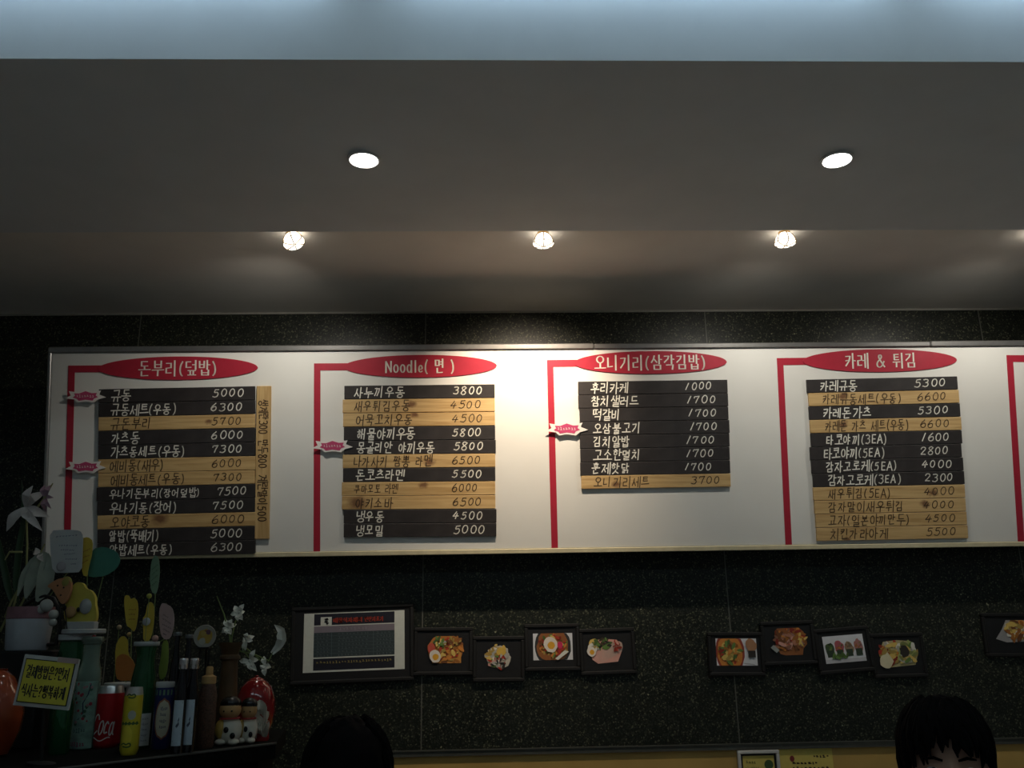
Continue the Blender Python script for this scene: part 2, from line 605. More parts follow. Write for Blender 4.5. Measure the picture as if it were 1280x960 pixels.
def lettering(mb, text, x0, y0, x1, y1, stroke, material, place, seed=0, jitter=0.03, slant=0.0, thin=1.0, gap=0.1):
    """Writes text into the box x0..x1, y0..y1 of a plane; place(x, y) gives the 3D point. Strokes are flat ribbons of paint."""
    rnd = random.Random(text + str(seed))
    pen, lines = 0.0, []
    for ch in text:
        wd, st = glyph(ch)
        dx, dy, k = rnd.uniform(-1, 1) * jitter, rnd.uniform(-1, 1) * jitter, 1 + rnd.uniform(-1, 1) * jitter * 2
        for s in st:
            lines.append([(pen + dx + x * k + slant * (y - .5), .5 + dy + (y - .5) * k + rnd.uniform(-1, 1) * jitter * .5) for x, y in s])
        pen += wd + gap
    tot = max(pen - gap, 0.01)
    sx, sy = (x1 - x0) / tot, (y1 - y0)
    for s in lines:
        p = [(x0 + x * sx, y0 + y * sy) for x, y in s]
        for i, (a, b) in enumerate(zip(p, p[1:])):
            d = math.hypot(b[0] - a[0], b[1] - a[1])
            if d < 1e-7:
                continue
            ux, uy = (b[0] - a[0]) / d, (b[1] - a[1]) / d
            h = stroke * 0.5 * (1 - (1 - thin) * ux * ux)
            e = 0.0 if len(p) > 6 else h * 0.6
            if i > 0 or len(p) > 6:
                e0 = h * 0.5
            else:
                e0 = e
            e1 = h * 0.5 if (i < len(p) - 2 or len(p) > 6) else e
            q = [(a[0] - ux * e0 + uy * h, a[1] - uy * e0 - ux * h), (b[0] + ux * e1 + uy * h, b[1] + uy * e1 - ux * h),
                 (b[0] + ux * e1 - uy * h, b[1] + uy * e1 + ux * h), (a[0] - ux * e0 - uy * h, a[1] - uy * e0 + ux * h)]
            mb.add([place(*c) for c in q], [(0, 1, 2, 3)], material)


def scribble(mb, x0, y0, x1, y1, stroke, material, place, seed=0, n=8):
    """A line of writing too small to read: short dashes of uneven length."""
    rnd = random.Random(seed)
    x = x0
    while x < x1 - stroke:
        L = (x1 - x0) / n * rnd.uniform(.35, .8)
        e = min(x + L, x1)
        ya = y0 + rnd.uniform(0, .35) * (y1 - y0)
        yb = y1 - rnd.uniform(0, .35) * (y1 - y0)
        mb.add([place(*c) for c in ((x, ya), (e, ya), (e, ya + stroke), (x, ya + stroke))], [(0, 1, 2, 3)], material)
        m_ = (x + e) / 2
        mb.add([place(*c) for c in ((m_ - stroke / 2, ya), (m_ + stroke / 2, ya), (m_ + stroke / 2, yb), (m_ - stroke / 2, yb))], [(0, 1, 2, 3)], material)
        mb.add([place(*c) for c in ((x, yb - stroke), (e * .7 + x * .3, yb - stroke), (e * .7 + x * .3, yb), (x, yb))], [(0, 1, 2, 3)], material)
        x = e + (x1 - x0) / n * rnd.uniform(.2, .4)


# ================================================================== THE ROOM
WALL_P = Vector((0, Y_WALL, 0))
seam_a = on_y(532, 410, Y_WALL).x
seam_b = on_y(882, 406, Y_WALL).x
GRANITE = granite_material((seam_a, seam_b - seam_a))
GRANITE_PLAIN = granite_material(None)
PLASTER = mat('grey_white_plaster', (0.62, 0.62, 0.60), 0.85, var=0.03, scale=8, bump=0.05)
SOFFIT = mat('grey_painted_plasterboard', (0.74, 0.75, 0.75), 0.8, var=0.03, scale=6, bump=0.04)
KITCHEN = mat('kitchen_ceiling_paint', (0.86, 0.81, 0.74), 0.8, var=0.03, scale=6, bump=0.04)
FLOOR = mat('grey_floor_tile', (0.63, 0.635, 0.63), 0.45, var=0.2, scale=4)
STEEL = mat('brushed_steel', (0.55, 0.55, 0.54), 0.30, metal=1.0, var=0.08, scale=80)
ALU = mat('grey_aluminium_channel', (0.36, 0.35, 0.34), 0.33, metal=0.85, var=0.06, scale=70)
TAN = mat('tan_wall_panel', (0.47, 0.30, 0.085), 0.6, var=0.08, scale=5)

P_RAIL = on_y(890, 932, Y_WALL)                 # rail under the granite
Z_RAIL = P_RAIL.z
b = MB(); b.box((XL, Y_WALL, Z_RAIL), (XR, Y_WALL + 0.12, Z_TOP))
struct('wall_back', b, GRANITE)
x_tan = on_y(440, 945, Y_WALL).x
b = MB(); b.box((x_tan, Y_WALL, 0), (XR, Y_WALL + 0.12, Z_RAIL))
o = struct('wall_back_panel', b, TAN)
b = MB(); b.box((XL, Y_WALL, 0), (x_tan, Y_WALL + 0.12, Z_RAIL))
struct('wall_back_dado', b, GRANITE_PLAIN)
b = MB()
b.box((x_tan, Y_WALL - 0.012, Z_RAIL - 0.016), (XR, Y_WALL, Z_RAIL + 0.002))
b.box((x_tan, Y_WALL - 0.016, Z_RAIL + 0.002), (XR, Y_WALL, Z_RAIL + 0.006))
struct('trim_1', b, mat('tarnished_rail', (.10, .10, .085), .5, metal=.6))
b = MB(); b.box((XL, Y_WALL - 0.004, Z_TOP - 0.008), (XR, Y_WALL, Z_TOP))
struct('trim_2', b, mat('tile_edge_highlight', (0.30, 0.29, 0.26), 0.6))  # light caught by the tile edge, put into the strip's pale colour
b = MB(); b.box((XL - .1, Y_FRONT - .1, -0.1), (XR + .1, Y_WALL + .12, 0))
struct('floor', b, FLOOR)
b = MB(); b.box((XL, Y_S1, Z_TOP), (XR, Y_WALL + .12, Z_TOP + 0.06))
struct('ceiling_kitchen', b, KITCHEN)
b = MB(); b.box((XL, Y_S0, Z_SOF), (XR, Y_S1, Z_CEIL))
struct('ceiling_soffit', b, SOFFIT)
b = MB(); b.box((XL, Y_FRONT, Z_CEIL), (XR, Y_S0 + .3, Z_CEIL + 0.06))
struct('ceiling', b, PLASTER)
b = MB(); b.box((XL - .1, Y_FRONT - .1, 0), (XL, Y_WALL + .12, Z_CEIL))
struct('wall_left', b, PLASTER)
b = MB(); b.box((XR, Y_FRONT - .1, 0), (XR + .1, Y_WALL + .12, Z_CEIL))
struct('wall_right', b, PLASTER)
b = MB(); b.box((XL, Y_FRONT - .1, 0), (XR, Y_FRONT, Z_CEIL))
struct('wall_front', b, PLASTER)

# ------------------------------------------------------------------ ceiling tube lamps ahead of the soffit
TUBE = mat('lit_tube', (0.9, 0.95, 1.0), 0.4, emit=(TUBE_COLOR, TUBE_STRENGTH))
COVE = mat('lit_bluish_tube', (0.8, 0.9, 1.0), 0.4, emit=(COVE_COLOR, COVE_STRENGTH))
WHITE_METAL = mat('white_enamel', (0.75, 0.75, 0.74), 0.4)


def tube_lamp(loc, label, group, lit, on_wall=False):
    t = thing('tube_lamp', label, 'ceiling lamp', loc, group)
    if on_wall:
        t.rotation_euler = (-PI / 2, 0, 0)         # housing against the soffit's front
    b = MB(); b.bevel_box((-.62, -.03, -.03), (.62, .03, 0), .006); b.build('housing', WHITE_METAL, t)
    for s in (-1, 1):
        b = MB(); b.box((.61 * s - .012, -.018, -.085), (.61 * s + .012, .018, -.03)); b.build('tube_holder', WHITE_METAL, t)
    b = MB(); b.tube([(-.598, 0, -.068), (.598, 0, -.068)], .013, 12); b.build('tube', lit, t, True)


for x, words in ((-1.0, 'nearest the flower pot end'), (0.45, 'in the middle of the row'), (1.9, 'beyond the curry planks end')):
    tube_lamp((x, 0.3, Z_CEIL), 'cool white tube lamp on the ceiling, ' + words, 'tube lamps on the ceiling', TUBE)
for x, words in ((-0.95, 'nearest the flower pot end'), (0.4, 'in the middle of the row'), (1.7, 'beyond the curry planks end')):
    tube_lamp((x, Y_S0, 3.115), 'bluish tube lamp fixed along the soffit front, ' + words, 'tube lamps along the soffit front', COVE, True)

# ------------------------------------------------------------------ recessed downlights
LENS = mat('lit_downlight_lens', (1, 1, 1), 0.4, emit=((1.0, 0.97, 0.9), 14))


def spot_light(name, parent, loc, target, watts, color, angle, blend=1.0, radius=0.02):
    l = bpy.data.lights.new(name, 'SPOT')
    l.energy, l.color, l.spot_size, l.spot_blend, l.shadow_soft_size = watts, color, math.radians(angle), blend, radius
    o = bpy.data.objects.new(name, l)
    COL.objects.link(o)
    o.parent = parent
    d = (Vector(target) - parent.location - Vector(loc)).normalized()
    o.matrix_basis = Matrix.Translation(loc) @ d.to_track_quat('-Z', 'Y').to_matrix().to_4x4()
    return o


def downlight(px, py, label):
    p = on_z(px, py, Z_SOF)
    t = thing('recessed_downlight', label, 'ceiling light', p, 'downlights in the grey soffit')
    b = MB(); b.lathe([(.039, 0), (.046, -.002), (.046, -.006), (.040, -.008), (.037, -.004), (.037, 0)], 40, caps=False)
    b.build('trim_ring', WHITE_METAL, t, True)
    b = MB(); b.lathe([(.0005, -.016), (.014, -.0145), (.027, -.0105), (.034, -.006), (.037, -.001), (.037, 0)], 32)
    b.build('lens', LENS, t, True)
    spot_light('bulb_light', t, (0, 0, -.03), p + Vector((0, 0, -1)), DOWNLIGHT_W, NEUTRAL, 70)


downlight(455, 198, 'bright round downlight set in the grey soffit, above the noodle oval')
downlight(1046, 198, 'bright round downlight set in the grey soffit, above the curry oval')

# ------------------------------------------------------------------ board lamps behind the soffit edge
SHADE = mat('lit_faceted_glass', (1, .95, .85), 0.3, emit=((1.0, 0.93, 0.80), 2.6))
BRASS = mat('dark_brass', (0.35, 0.22, 0.08), 0.4, metal=1.0)


def board_lamp(px, label, target, watts, color, angle, tilt=(0, 0)):
    c = on_y(px, 299, 2.83)
    t = thing('spot_lamp', label, 'lamp', (c.x, 2.83, Z_TOP), 'spot lamps behind the soffit edge')
    b = MB(); b.lathe([(.020, 0), (.020, -.002), (.014, -.003)], 24); b.build('ceiling_plate', BRASS, t, True)
    b = MB(); b.lathe([(.012, -.001), (.012, -.003), (.015, -.004), (.015, -.006)], 20); b.build('socket', BRASS, t, True)
    M = Matrix.Translation((0, 0, -.005)) @ Euler((tilt[0], tilt[1], 0)).to_matrix().to_4x4()
    b = MB()
    prof = [(.016, 0), (.024, -.006), (.031, -.018), (.036, -.032), (.037, -.036), (.033, -.041), (.02, -.0445), (.001, -.046)]
    b.lathe(prof, 12)
    sh = b.build('glass_shade', SHADE, t, False, M)
    for k in range(6):
        a = 2 * PI * k / 6 + PI / 2
        r_ = MB()
        r_.tube([((r + .0012) * math.cos(a), (r + .0012) * math.sin(a), z) for r, z in prof[:8]], .0017, 6)
        r_.build('shade_rib', BRASS, sh)
    r_ = MB(); r_.tube([(.0375 * math.cos(2 * PI * k / 24), .0375 * math.sin(2 * PI * k / 24), -.036) for k in range(25)], .0011, 6); r_.build('shade_rim', BRASS, sh)
    spot_light('bulb_light', t, (0, .01, -.066), target, watts, color, angle)


T_HOT = on_y(660, 494, 3.35)
board_lamp(364, 'spot lamp behind the soffit edge, tilted, nearest the rice bowl oval', (-.95, 3.45, 2.1), SPOT_W, NEUTRAL, 138, (-.25, -.35))
board_lamp(679, 'spot lamp shining a hot spot onto the board between noodle and rice ball ovals', T_HOT, SPOT_HOT_W, WARM, 84)
board_lamp(981, 'spot lamp behind the soffit edge above the curry oval', (1.05, 3.45, 2.1), SPOT_W, NEUTRAL, 138)
board_lamp(1300, 'spot lamp behind the soffit edge above the end of the board', (1.9, 3.45, 2.1), SPOT_W, NEUTRAL, 138)

# ================================================================== MENU BOARD
TILT = math.radians(11)
BU, BV, BN = Vector((1, 0, 0)), Vector((0, -math.sin(TILT), math.cos(TILT))), Vector((0, -math.cos(TILT), -math.sin(TILT)))
B0 = on_y(640, 690, Y_WALL - 0.13)
BM = Matrix((BU, BV, BN)).transposed().to_4x4()
BM.translation = B0


def uv(px, py, d=0.0):
    p = hit(px, py, B0 + BN * d, BN) - B0
    return p.dot(BU), p.dot(BV)


BOARD_WHITE = mat('white_board_laminate', (0.74, 0.73, 0.69), 0.38, var=0.02, scale=5)
CREAM = mat('cream_board_edge', (0.62, 0.55, 0.36), 0.5)
RED = mat('red_vinyl', (0.40, 0.020, 0.042), 0.45, var=0.05)
PALE = mat('pale_lettering_paint', (0.80, 0.77, 0.68), 0.5, var=0.04)

u_left = uv(63, 500)[0]
u_right = uv(1280, 560)[0] + 0.55
v_top = uv(640, 437)[1]
board = thing('menu_board', 'long white menu board leaning out from the granite wall, with red ovals and lines', 'menu board', M=BM)
b = MB(); b.bevel_box((u_left, 0.012, -.03), (u_right, v_top, 0), .002)
b.build('panel', BOARD_WHITE, board)
b = MB(); b.bevel_box((u_left - .004, -.006, -.034), (u_right, .012, .006), .002); b.build('bottom_lip', CREAM, board)
cuts = [u_left - .012, uv(742, 434)[0], uv(1162, 430)[0], u_right]
for i in range(3):
    b = MB()
    b.bevel_box((cuts[i] + .001, v_top, -.034), (cuts[i + 1] - .001, v_top + .022 - .002 * (i == 1), .010), .003)
    b.build('rail_section', ALU, board)
b = MB(); b.bevel_box((u_left - .014, -.006, -.034), (u_left, v_top + .022, .006), .003); b.build('side_rail', ALU, board)
for u in (u_left + .3, 0.0, u_right - .3):
    for v in (.06, v_top - .08):
        p = B0 + BU * u + BV * v - BN * .03
        q = Vector((p.x, Y_WALL, p.z))
        Mi = BM.inverted()
        b = MB(); b.tube([Mi @ p, Mi @ q], .012, 10); b.build('wall_bracket', STEEL, board)

HEAD = [  # left x, right x, (y at centre), top, bottom, text, text extents, arm y0,y1, bar polyline
    (122.7, 322.0, 445.6, 474.8, '돈부리(덮밥)', (173, 271), (457.0, 465.6), [(89.6, 457.0), (83.6, 690)], 8.4),
    (429.8, 620.9, 443.6, 471.8, 'Noodle( 면 )', (481, 568), (454.2, 463.0), [(396.6, 454.2), (396.0, 691.6)], 8.2),
    (717.6, 908.4, 438.8, 467.3, '오니기리(삼각김밥)', (743, 882), (450.0, 458.6), [(687.6, 450.0), (693.4, 684.8)], 8.0),
    (1003.8, 1196.2, 436.5, 464.9, '카레 & 튀김', (1056, 1145), (447.6, 456.4), [(975.0, 447.6), (985.9, 681.6)], 8.0),
    (1291.0, 1482.0, 434.0, 461.5, '', None, (443.8, 452.4), [(1262.0, 443.8), (1276.4, 676.8)], 8.0),
]
for (xl, xr, yt, yb, txt, tx, arm, bar, bw) in HEAD:
    xc, yc = (xl + xr) / 2, (yt + yb) / 2
    ul, vl = uv(xl, yc + 1.0, .004)
    ur, vr = uv(xr, yc - 1.0, .004)
    uc, vc = (ul + ur) / 2, (vl + vr) / 2
    rv = (uv(xc, yt)[1] - uv(xc, yb)[1]) / 2
    ru = (ur - ul) / 2
    rot = 0.0
    b = MB()
    b.slab([(uc + ru * math.cos(a), vc + rv * math.sin(a), .004) for a in [2 * PI * k / 64 for k in range(64)]], (0, 0, 1), .0035)
    ov = b.build('header_oval', RED, board)
    if txt:
        b = MB()
        t0, t1 = uv(tx[0], yc, .005)[0], uv(tx[1], yc, .005)[0]
        hh = rv * 1.12
        lettering(b, txt, t0, vc - hh * .55, t1, vc + hh * .52, hh * .125, PALE, lambda x, y: (x, y, .0047), jitter=.008, thin=.55)
        b.build('header_lettering', PALE, ov)
    # the line: an arm from the oval and an upright down the board
    ub0, vb0 = uv(bar[0][0], bar[0][1], .001)
    ub1, vb1 = uv(bar[1][0], bar[1][1], .001)
    hw = (uv(bar[0][0] + bw / 2, 560)[0] - uv(bar[0][0] - bw / 2, 560)[0]) / 2
    va = uv(bar[0][0], arm[0], .001)[1]
    vb = uv(bar[0][0], arm[1], .001)[1]
    vb1 = max(vb1, .013)
    b = MB()
    b.slab([(ub1 - hw, vb1, .0015), (ub1 + hw, vb1, .0015), (ub0 + hw, vb, .0015), (ul + .035, vc - (va - vb) * .5, .0015), (ul + .035, vc + (va - vb) * .5, .0015), (ub0 - hw, va, .0015)], (0, 0, 1), .0013)
    b.build('red_line', RED, board)

# ------------------------------------------------------------------ planks
PINE = pine_material()
BLACK_PLANK = mat('black_stained_plank', (0.030, 0.026, 0.026), 0.5, var=0.25, scale=25)
WHITE_INK = paint((0.82, 0.80, 0.72), tag='chalk_paint')
DARK_INK = paint((0.055, 0.030, 0.014), tag='brown_ink')
ORD = ['topmost', 'second', 'third', 'fourth', 'fifth', 'sixth', 'seventh', 'eighth', 'ninth', 'tenth', 'eleventh', 'twelfth']
COLS = [
    # crop origin x, corner px LT, RT, LB, RB, column words, rows: (text, price, wood, name x0,x1, price x0,x1, dxl, dxr, knot(cropx, cropy))
    (60, (123.3, 486.3), (318.5, 482.4), (121.3, 697.2), (319.0, 692.4), 'donburi', [
        ('규동', '5000', 0, 270, 352, 705, 838, 0, 0, None, 'gyudong'),
        ('규동세트(우동)', '6300', 0, 270, 547, 697, 833, 0, 0, None, 'gyudong set'),
        ('규돈부리', '5700', 1, 268, 440, 703, 830, 0, 0, (686, .5, .022), 'gyudonburi'),
        ('가츠동', '6000', 0, 272, 388, 698, 836, 0, 0, None, 'katsudong'),
        ('가츠동세트(우동)', '7300', 0, 268, 585, 700, 833, 0, 0, None, 'katsudong set'),
        ('에비동(새우)', '6000', 1, 265, 494, 700, 832, .3, .5, None, 'ebidong shrimp'),
        ('에비동세트(우동)', '7300', 1, 268, 584, 706, 832, .3, -.3, None, 'ebidong set'),
        ('우나기돈부리(장어덮밥)', '7500', 0, 263, 650, 723, 850, -1.6, 1, None, 'unagi donburi'),
        ('우나기동(장어)', '7500', 0, 265, 550, 704, 836, -.8, 0, None, 'unagidong eel'),
        ('오야코동', '6000', 1, 270, 433, 700, 840, 0, .6, (478, .68, .05), 'oyakodong'),
        ('알밥(뚝배기)', '5000', 0, 263, 472, 697, 832, 0, 0, None, 'albap hot pot'),
        ('알밥세트(우동)', '6300', 0, 263, 532, 696, 832, 0, 0, None, 'albap set'),
    ]),
    (370, (430.4, 482.0), (618.2, 480.0), (429.5, 671.8), (620.6, 670.8), 'noodle', [
        ('사누끼우동', '3800', 0, 250, 463, 674, 797, 0, 0, None, 'sanuki udong'),
        ('새우튀김우동', '4500', 1, 250, 487, 660, 792, -2, 0, (495, .6, .03), 'shrimp udong'),
        ('어묵꼬치우동', '4500', 1, 255, 497, 668, 800, -1.4, 0, (508, .85, .028), 'fishcake udong'),
        ('해물야끼우동', '5800', 0, 262, 507, 670, 793, -.4, 0, None, 'seafood yaki udong'),
        ('몽골리안 야끼우동', '5800', 0, 260, 590, 674, 802, 0, .6, None, 'Mongolian yaki udong'),
        ('나가사키 짬뽕 라멘', '6500', 1, 247, 580, 667, 790, -1.6, -.3, (572, .45, .035), 'champon ramen'),
        ('돈코츠라멘', '5500', 0, 255, 463, 670, 796, -1.2, -.5, None, 'tonkotsu ramen'),
        ('쿠마모토 라멘', '6000', 1, 250, 435, 668, 778, -2.6, -.8, (545, .75, .03), 'small-lettered ramen'),
        ('야키소바', '6500', 1, 255, 413, 670, 794, -2.4, -.8, (262, .5, .06), 'yakisoba'),
        ('냉우동', '4500', 0, 257, 378, 672, 798, 0, .3, None, 'cold udong'),
        ('냉모밀', '5000', 0, 255, 373, 676, 808, 0, 0, None, 'cold soba'),
    ]),
    (670, (722.5, 476.8), (909.2, 474.3), (727.0, 611.5), (913.6, 608.6), 'onigiri', [
        ('후리카케', '1000', 0, 233, 395, 640, 752, 0, 0, None, 'furikake'),
        ('참치샐러드', '1700', 0, 235, 440, 647, 770, -.4, .2, None, 'tuna salad'),
        ('떡갈비', '1700', 0, 242, 358, 653, 772, .8, 0, None, 'ribs'),
        ('오삼불고기', '1700', 0, 245, 445, 658, 775, .4, .8, None, 'bulgogi'),
        ('김치알밥', '1700', 0, 243, 398, 643, 766, 0, .3, None, 'kimchi albap'),
        ('고소한멸치', '1700', 0, 245, 447, 643, 762, 0, 0, None, 'anchovy'),
        ('훈제핫닭', '1700', 0, 240, 398, 637, 751, -.6, 0, None, 'smoked chicken'),
        ('오니기리세트', '3700', 1, 247, 487, 663, 787, 0, 0, (345, .35, .03), 'onigiri set'),
    ]),
    (960, (1008.3, 474.4), (1196.6, 470.0), (1021.6, 676.6), (1210.2, 673.0), 'curry', [
        ('카레규동', '5300', 0, 222, 380, 627, 760, 0, 0, None, 'curry gyudong'),
        ('카레규동세트(우동)', '6600', 1, 232, 570, 638, 763, 1.2, .8, (322, .7, .03), 'curry gyudong set'),
        ('카레돈가츠', '5300', 0, 234, 440, 641, 772, .6, 1, None, 'curry cutlet'),
        ('카레돈 가츠 세트(우동)', '6600', 1, 243, 600, 650, 776, .8, 1.4, (322, .6, .03), 'curry cutlet set'),
        ('타코야끼(3EA)', '1600', 0, 248, 507, 658, 776, .6, 1, None, 'takoyaki of three'),
        ('타코야끼(5EA)', '2800', 0, 237, 497, 652, 772, -1.4, -.6, None, 'takoyaki of five'),
        ('감자고로케(5EA)', '4000', 0, 247, 550, 658, 787, -.8, .4, None, 'croquette of five'),
        ('감자고로케(3EA)', '2300', 0, 255, 570, 670, 792, 0, .6, None, 'croquette of three'),
        ('새우튀김(5EA)', '4000', 1, 258, 524, 667, 797, -.6, .2, (708, .4, .032), 'fried shrimp'),
        ('감자말이새우튀김', '4000', 1, 257, 580, 665, 797, -.4, 0, (672, .6, .034), 'potato-wrapped shrimp'),
        ('교자(일본야끼만두)', '4500', 1, 260, 605, 672, 804, 0, .2, None, 'gyoja dumpling'),
        ('치킨가라아게', '5500', 1, 265, 512, 675, 806, 0, .4, (338, .1, .026), 'fried chicken'),
    ]),
]
TH = 0.011
lerp = lambda a, b_, t: a + (b_ - a) * t
PLANK_RND = random.Random(4)


def plank_at(Lp, Rp, height, wood, name='menu_plank'):
    """A plank whose front face's left and right middles sit at these board coordinates."""
    ang = math.atan2(Rp[1] - Lp[1], Rp[0] - Lp[0])
    wd = math.hypot(Rp[0] - Lp[0], Rp[1] - Lp[1])
    b = MB()
    b.bevel_box((-wd / 2, -height / 2, 0), (wd / 2, height / 2, TH), .0012)
    o = b.build(name, PINE if wood else BLACK_PLANK)
    M = BM @ Matrix.Translation(((Lp[0] + Rp[0]) / 2, (Lp[1] + Rp[1]) / 2, 0)) @ Matrix.Rotation(ang, 4, 'Z')
    o.matrix_world = M
    o.color = (0, 0, 0, 1)
    return o, wd


for (cx0, LT, RT, LB, RB, word, rows) in COLS:
    n = len(rows)
    for i, (txt, price, wood, n0, n1, p0, p1, dxl, dxr, knot, roman) in enumerate(rows):
        t = (i + .5) / n
        Lpx = (lerp(LT[0], LB[0], t), lerp(LT[1], LB[1], t))
        Rpx = (lerp(RT[0], RB[0], t), lerp(RT[1], RB[1], t))
        L_ = uv(Lpx[0] + dxl, Lpx[1], TH)
        R_ = uv(Rpx[0] + dxr, Rpx[1], TH)
        h = (uv(LT[0], lerp(LT[1], LB[1], i / n), TH)[1] - uv(LT[0], lerp(LT[1], LB[1], (i + 1) / n), TH)[1])
        pl, wd = plank_at(L_, R_, h - .0016, wood)
        colour = 'pale pine' if wood else 'black'
        tag(pl, '%s plank lettered %s %s (%s), %s under the %s oval' % (colour, txt, price, roman, ORD[i], word), 'menu plank',
            'menu planks under the %s oval' % word)
        if knot:
            kx = ((knot[0] / 3.428 + cx0) - Lpx[0] - dxl) / (Rpx[0] - Lpx[0] + dxr - dxl)
            pl.color = ((kx - .5) * wd + .5, (knot[1] - .5) * h + .5, knot[2] * .55 / .1 * 1.0, 1)
        ink = DARK_INK if wood else WHITE_INK

        def lx(cropx):
            px = cropx / 3.428 + cx0
            return ((px - Lpx[0] - dxl) / (Rpx[0] + dxr - Lpx[0] - dxl) - .5) * wd
        small = '쿠마' in txt or '덮밥' in txt
        hh = h * (.62 if small else .74)
        sy = h * (.06 if not small else .02)
        b = MB()
        lettering(b, txt, lx(n0), -hh * .5 - sy * .2, lx(n1), hh * .5 - sy * .2, h * (.066 if small else .078) * (.9 if wood else 1.0), ink,
                  lambda x, y: (x, y, TH + .0004), jitter=.05, slant=.12, gap=.14)
        b.build('dish_lettering', ink, pl)
        b = MB()
        hh = h * .62
        lettering(b, price, lx(p0), -hh * .42, lx(p1), hh * .58, h * .074 * (.9 if wood else 1.0), ink,
                  lambda x, y: (x, y, TH + .0004), seed=i, jitter=.04, slant=.16, gap=.16)
        b.build('price_lettering', ink, pl)

# the upright plank beside the first column
top, bot = uv(328.4, 482.4, TH), uv(328.6, 673.6, TH)
b = MB()
wd = uv(337.3, 560, TH)[0] - uv(319.3, 560, TH)[0]
hl = top[1] - bot[1]
b.bevel_box((-hl / 2, -wd / 2, 0), (hl / 2, wd / 2, TH), .0012)
up = b.build('menu_plank', PINE)
up.matrix_world = BM @ Matrix.Translation(((top[0] + bot[0]) / 2, (top[1] + bot[1]) / 2, 0)) @ Matrix.Rotation(-PI / 2, 4, 'Z')
up.color = (0, 0, 0, 1)
tag(up, 'narrow upright pine plank beside the donburi planks, lettered downwards with extras', 'menu plank')
b = MB()
for txt, a0, a1 in (('생계란300', 500, 543), ('만두800', 550, 586), ('계란말이500', 594, 652)):
    x0 = ((a0 - 482.4) / (673.6 - 482.4) - .5) * hl
    x1 = ((a1 - 482.4) / (673.6 - 482.4) - .5) * hl
    lettering(b, txt, x0, -wd * .32, x1, wd * .32, wd * .075, DARK_INK, lambda x, y: (x, y, TH + .0004), jitter=.03, gap=.06)
b.build('dish_lettering', DARK_INK, up)

# ------------------------------------------------------------------ ribbon badges
ROSE = paint((0.50, 0.055, 0.15), tag='rose_print')
BADGE_EDGE = paint((0.78, 0.74, 0.70), tag='badge_paper')


def badge(px, py, wpx, label):
    c = uv(px, py, TH + .003)
    s = (uv(px + wpx / 2, py)[0] - uv(px - wpx / 2, py)[0]) / 2
    t = thing('ribbon_badge', label, 'badge', group='rose ribbon badges', M=BM @ Matrix.Translation((c[0], c[1], TH + .0012)))
    shape = [(-1, -.10), (-.72, .04), (-.82, .26), (-.45, .20), (-.2, .24), (0, .34), (.2, .24), (.45, .22), (.74, .28), (.66, .08), (1, -.06),
             (.62, -.16), (.42, -.32), (.2, -.28), (0, -.25), (-.2, -.28), (-.36, -.32), (-.52, -.16)]
    b = MB(); b.slab([(x * s, y * s, .003) for x, y in shape], (0, 0, 1), .0025); b.build('paper_edge', BADGE_EDGE, t)
    inner = [(-.62, -.06), (-.5, .03), (-.56, .15), (-.3, .14), (0, .25), (.3, .15), (.56, .16), (.5, .03), (.62, -.05), (.42, -.12), (.36, -.22), (0, -.17), (-.32, -.22), (-.42, -.12)]
    b = MB(); b.slab([(x * s, y * s, .0038) for x, y in inner], (0, 0, 1), .0007); b.build('rose_ribbon', ROSE, t)
    b = MB()
    scribble(b, -.42 * s, -.06 * s, .42 * s, .08 * s, .02 * s, BADGE_EDGE, lambda x, y: (x, y, .0042), 3, 6)
    b.build('lettering', BADGE_EDGE, t)
    for sx in (-.55, .55):
        k = MB(); k.box((sx * s - .004, -.004, -.0012 - TH * (sx < 0)), (sx * s + .004, .004, .0005)); k.build('mounting_pad', BADGE_EDGE, t)


badge(107, 495.3, 51, 'rose ribbon badge with white edge beside the topmost donburi plank')
badge(107, 583.5, 51, 'rose ribbon badge with white edge beside the pine ebidong plank')
badge(415.5, 557.5, 51, 'rose ribbon badge with white edge beside the Mongolian noodle plank')
badge(708.5, 536, 53, 'rose ribbon badge with white edge beside the fourth onigiri plank')

# ================================================================== PICTURES ON THE WALL
BLACK_WOOD = mat('black_frame_wood', (0.005, 0.005, 0.005), 0.7, var=0.2)
BLACK_PRINT = mat('black_print', (0.006, 0.006, 0.007), 0.6)


def rect_on_wall(l, t, r, b_, y):
    """centre, width, height of an upright rectangle seen at these pixel sides on the wall"""
    c = on_y((l + r) / 2, (t + b_) / 2, y)
    wd = on_y(r, (t + b_) / 2, y).x - on_y(l, (t + b_) / 2, y).x
    h = on_y((l + r) / 2, t, y).z - on_y((l + r) / 2, b_, y).z
    return c, wd, h


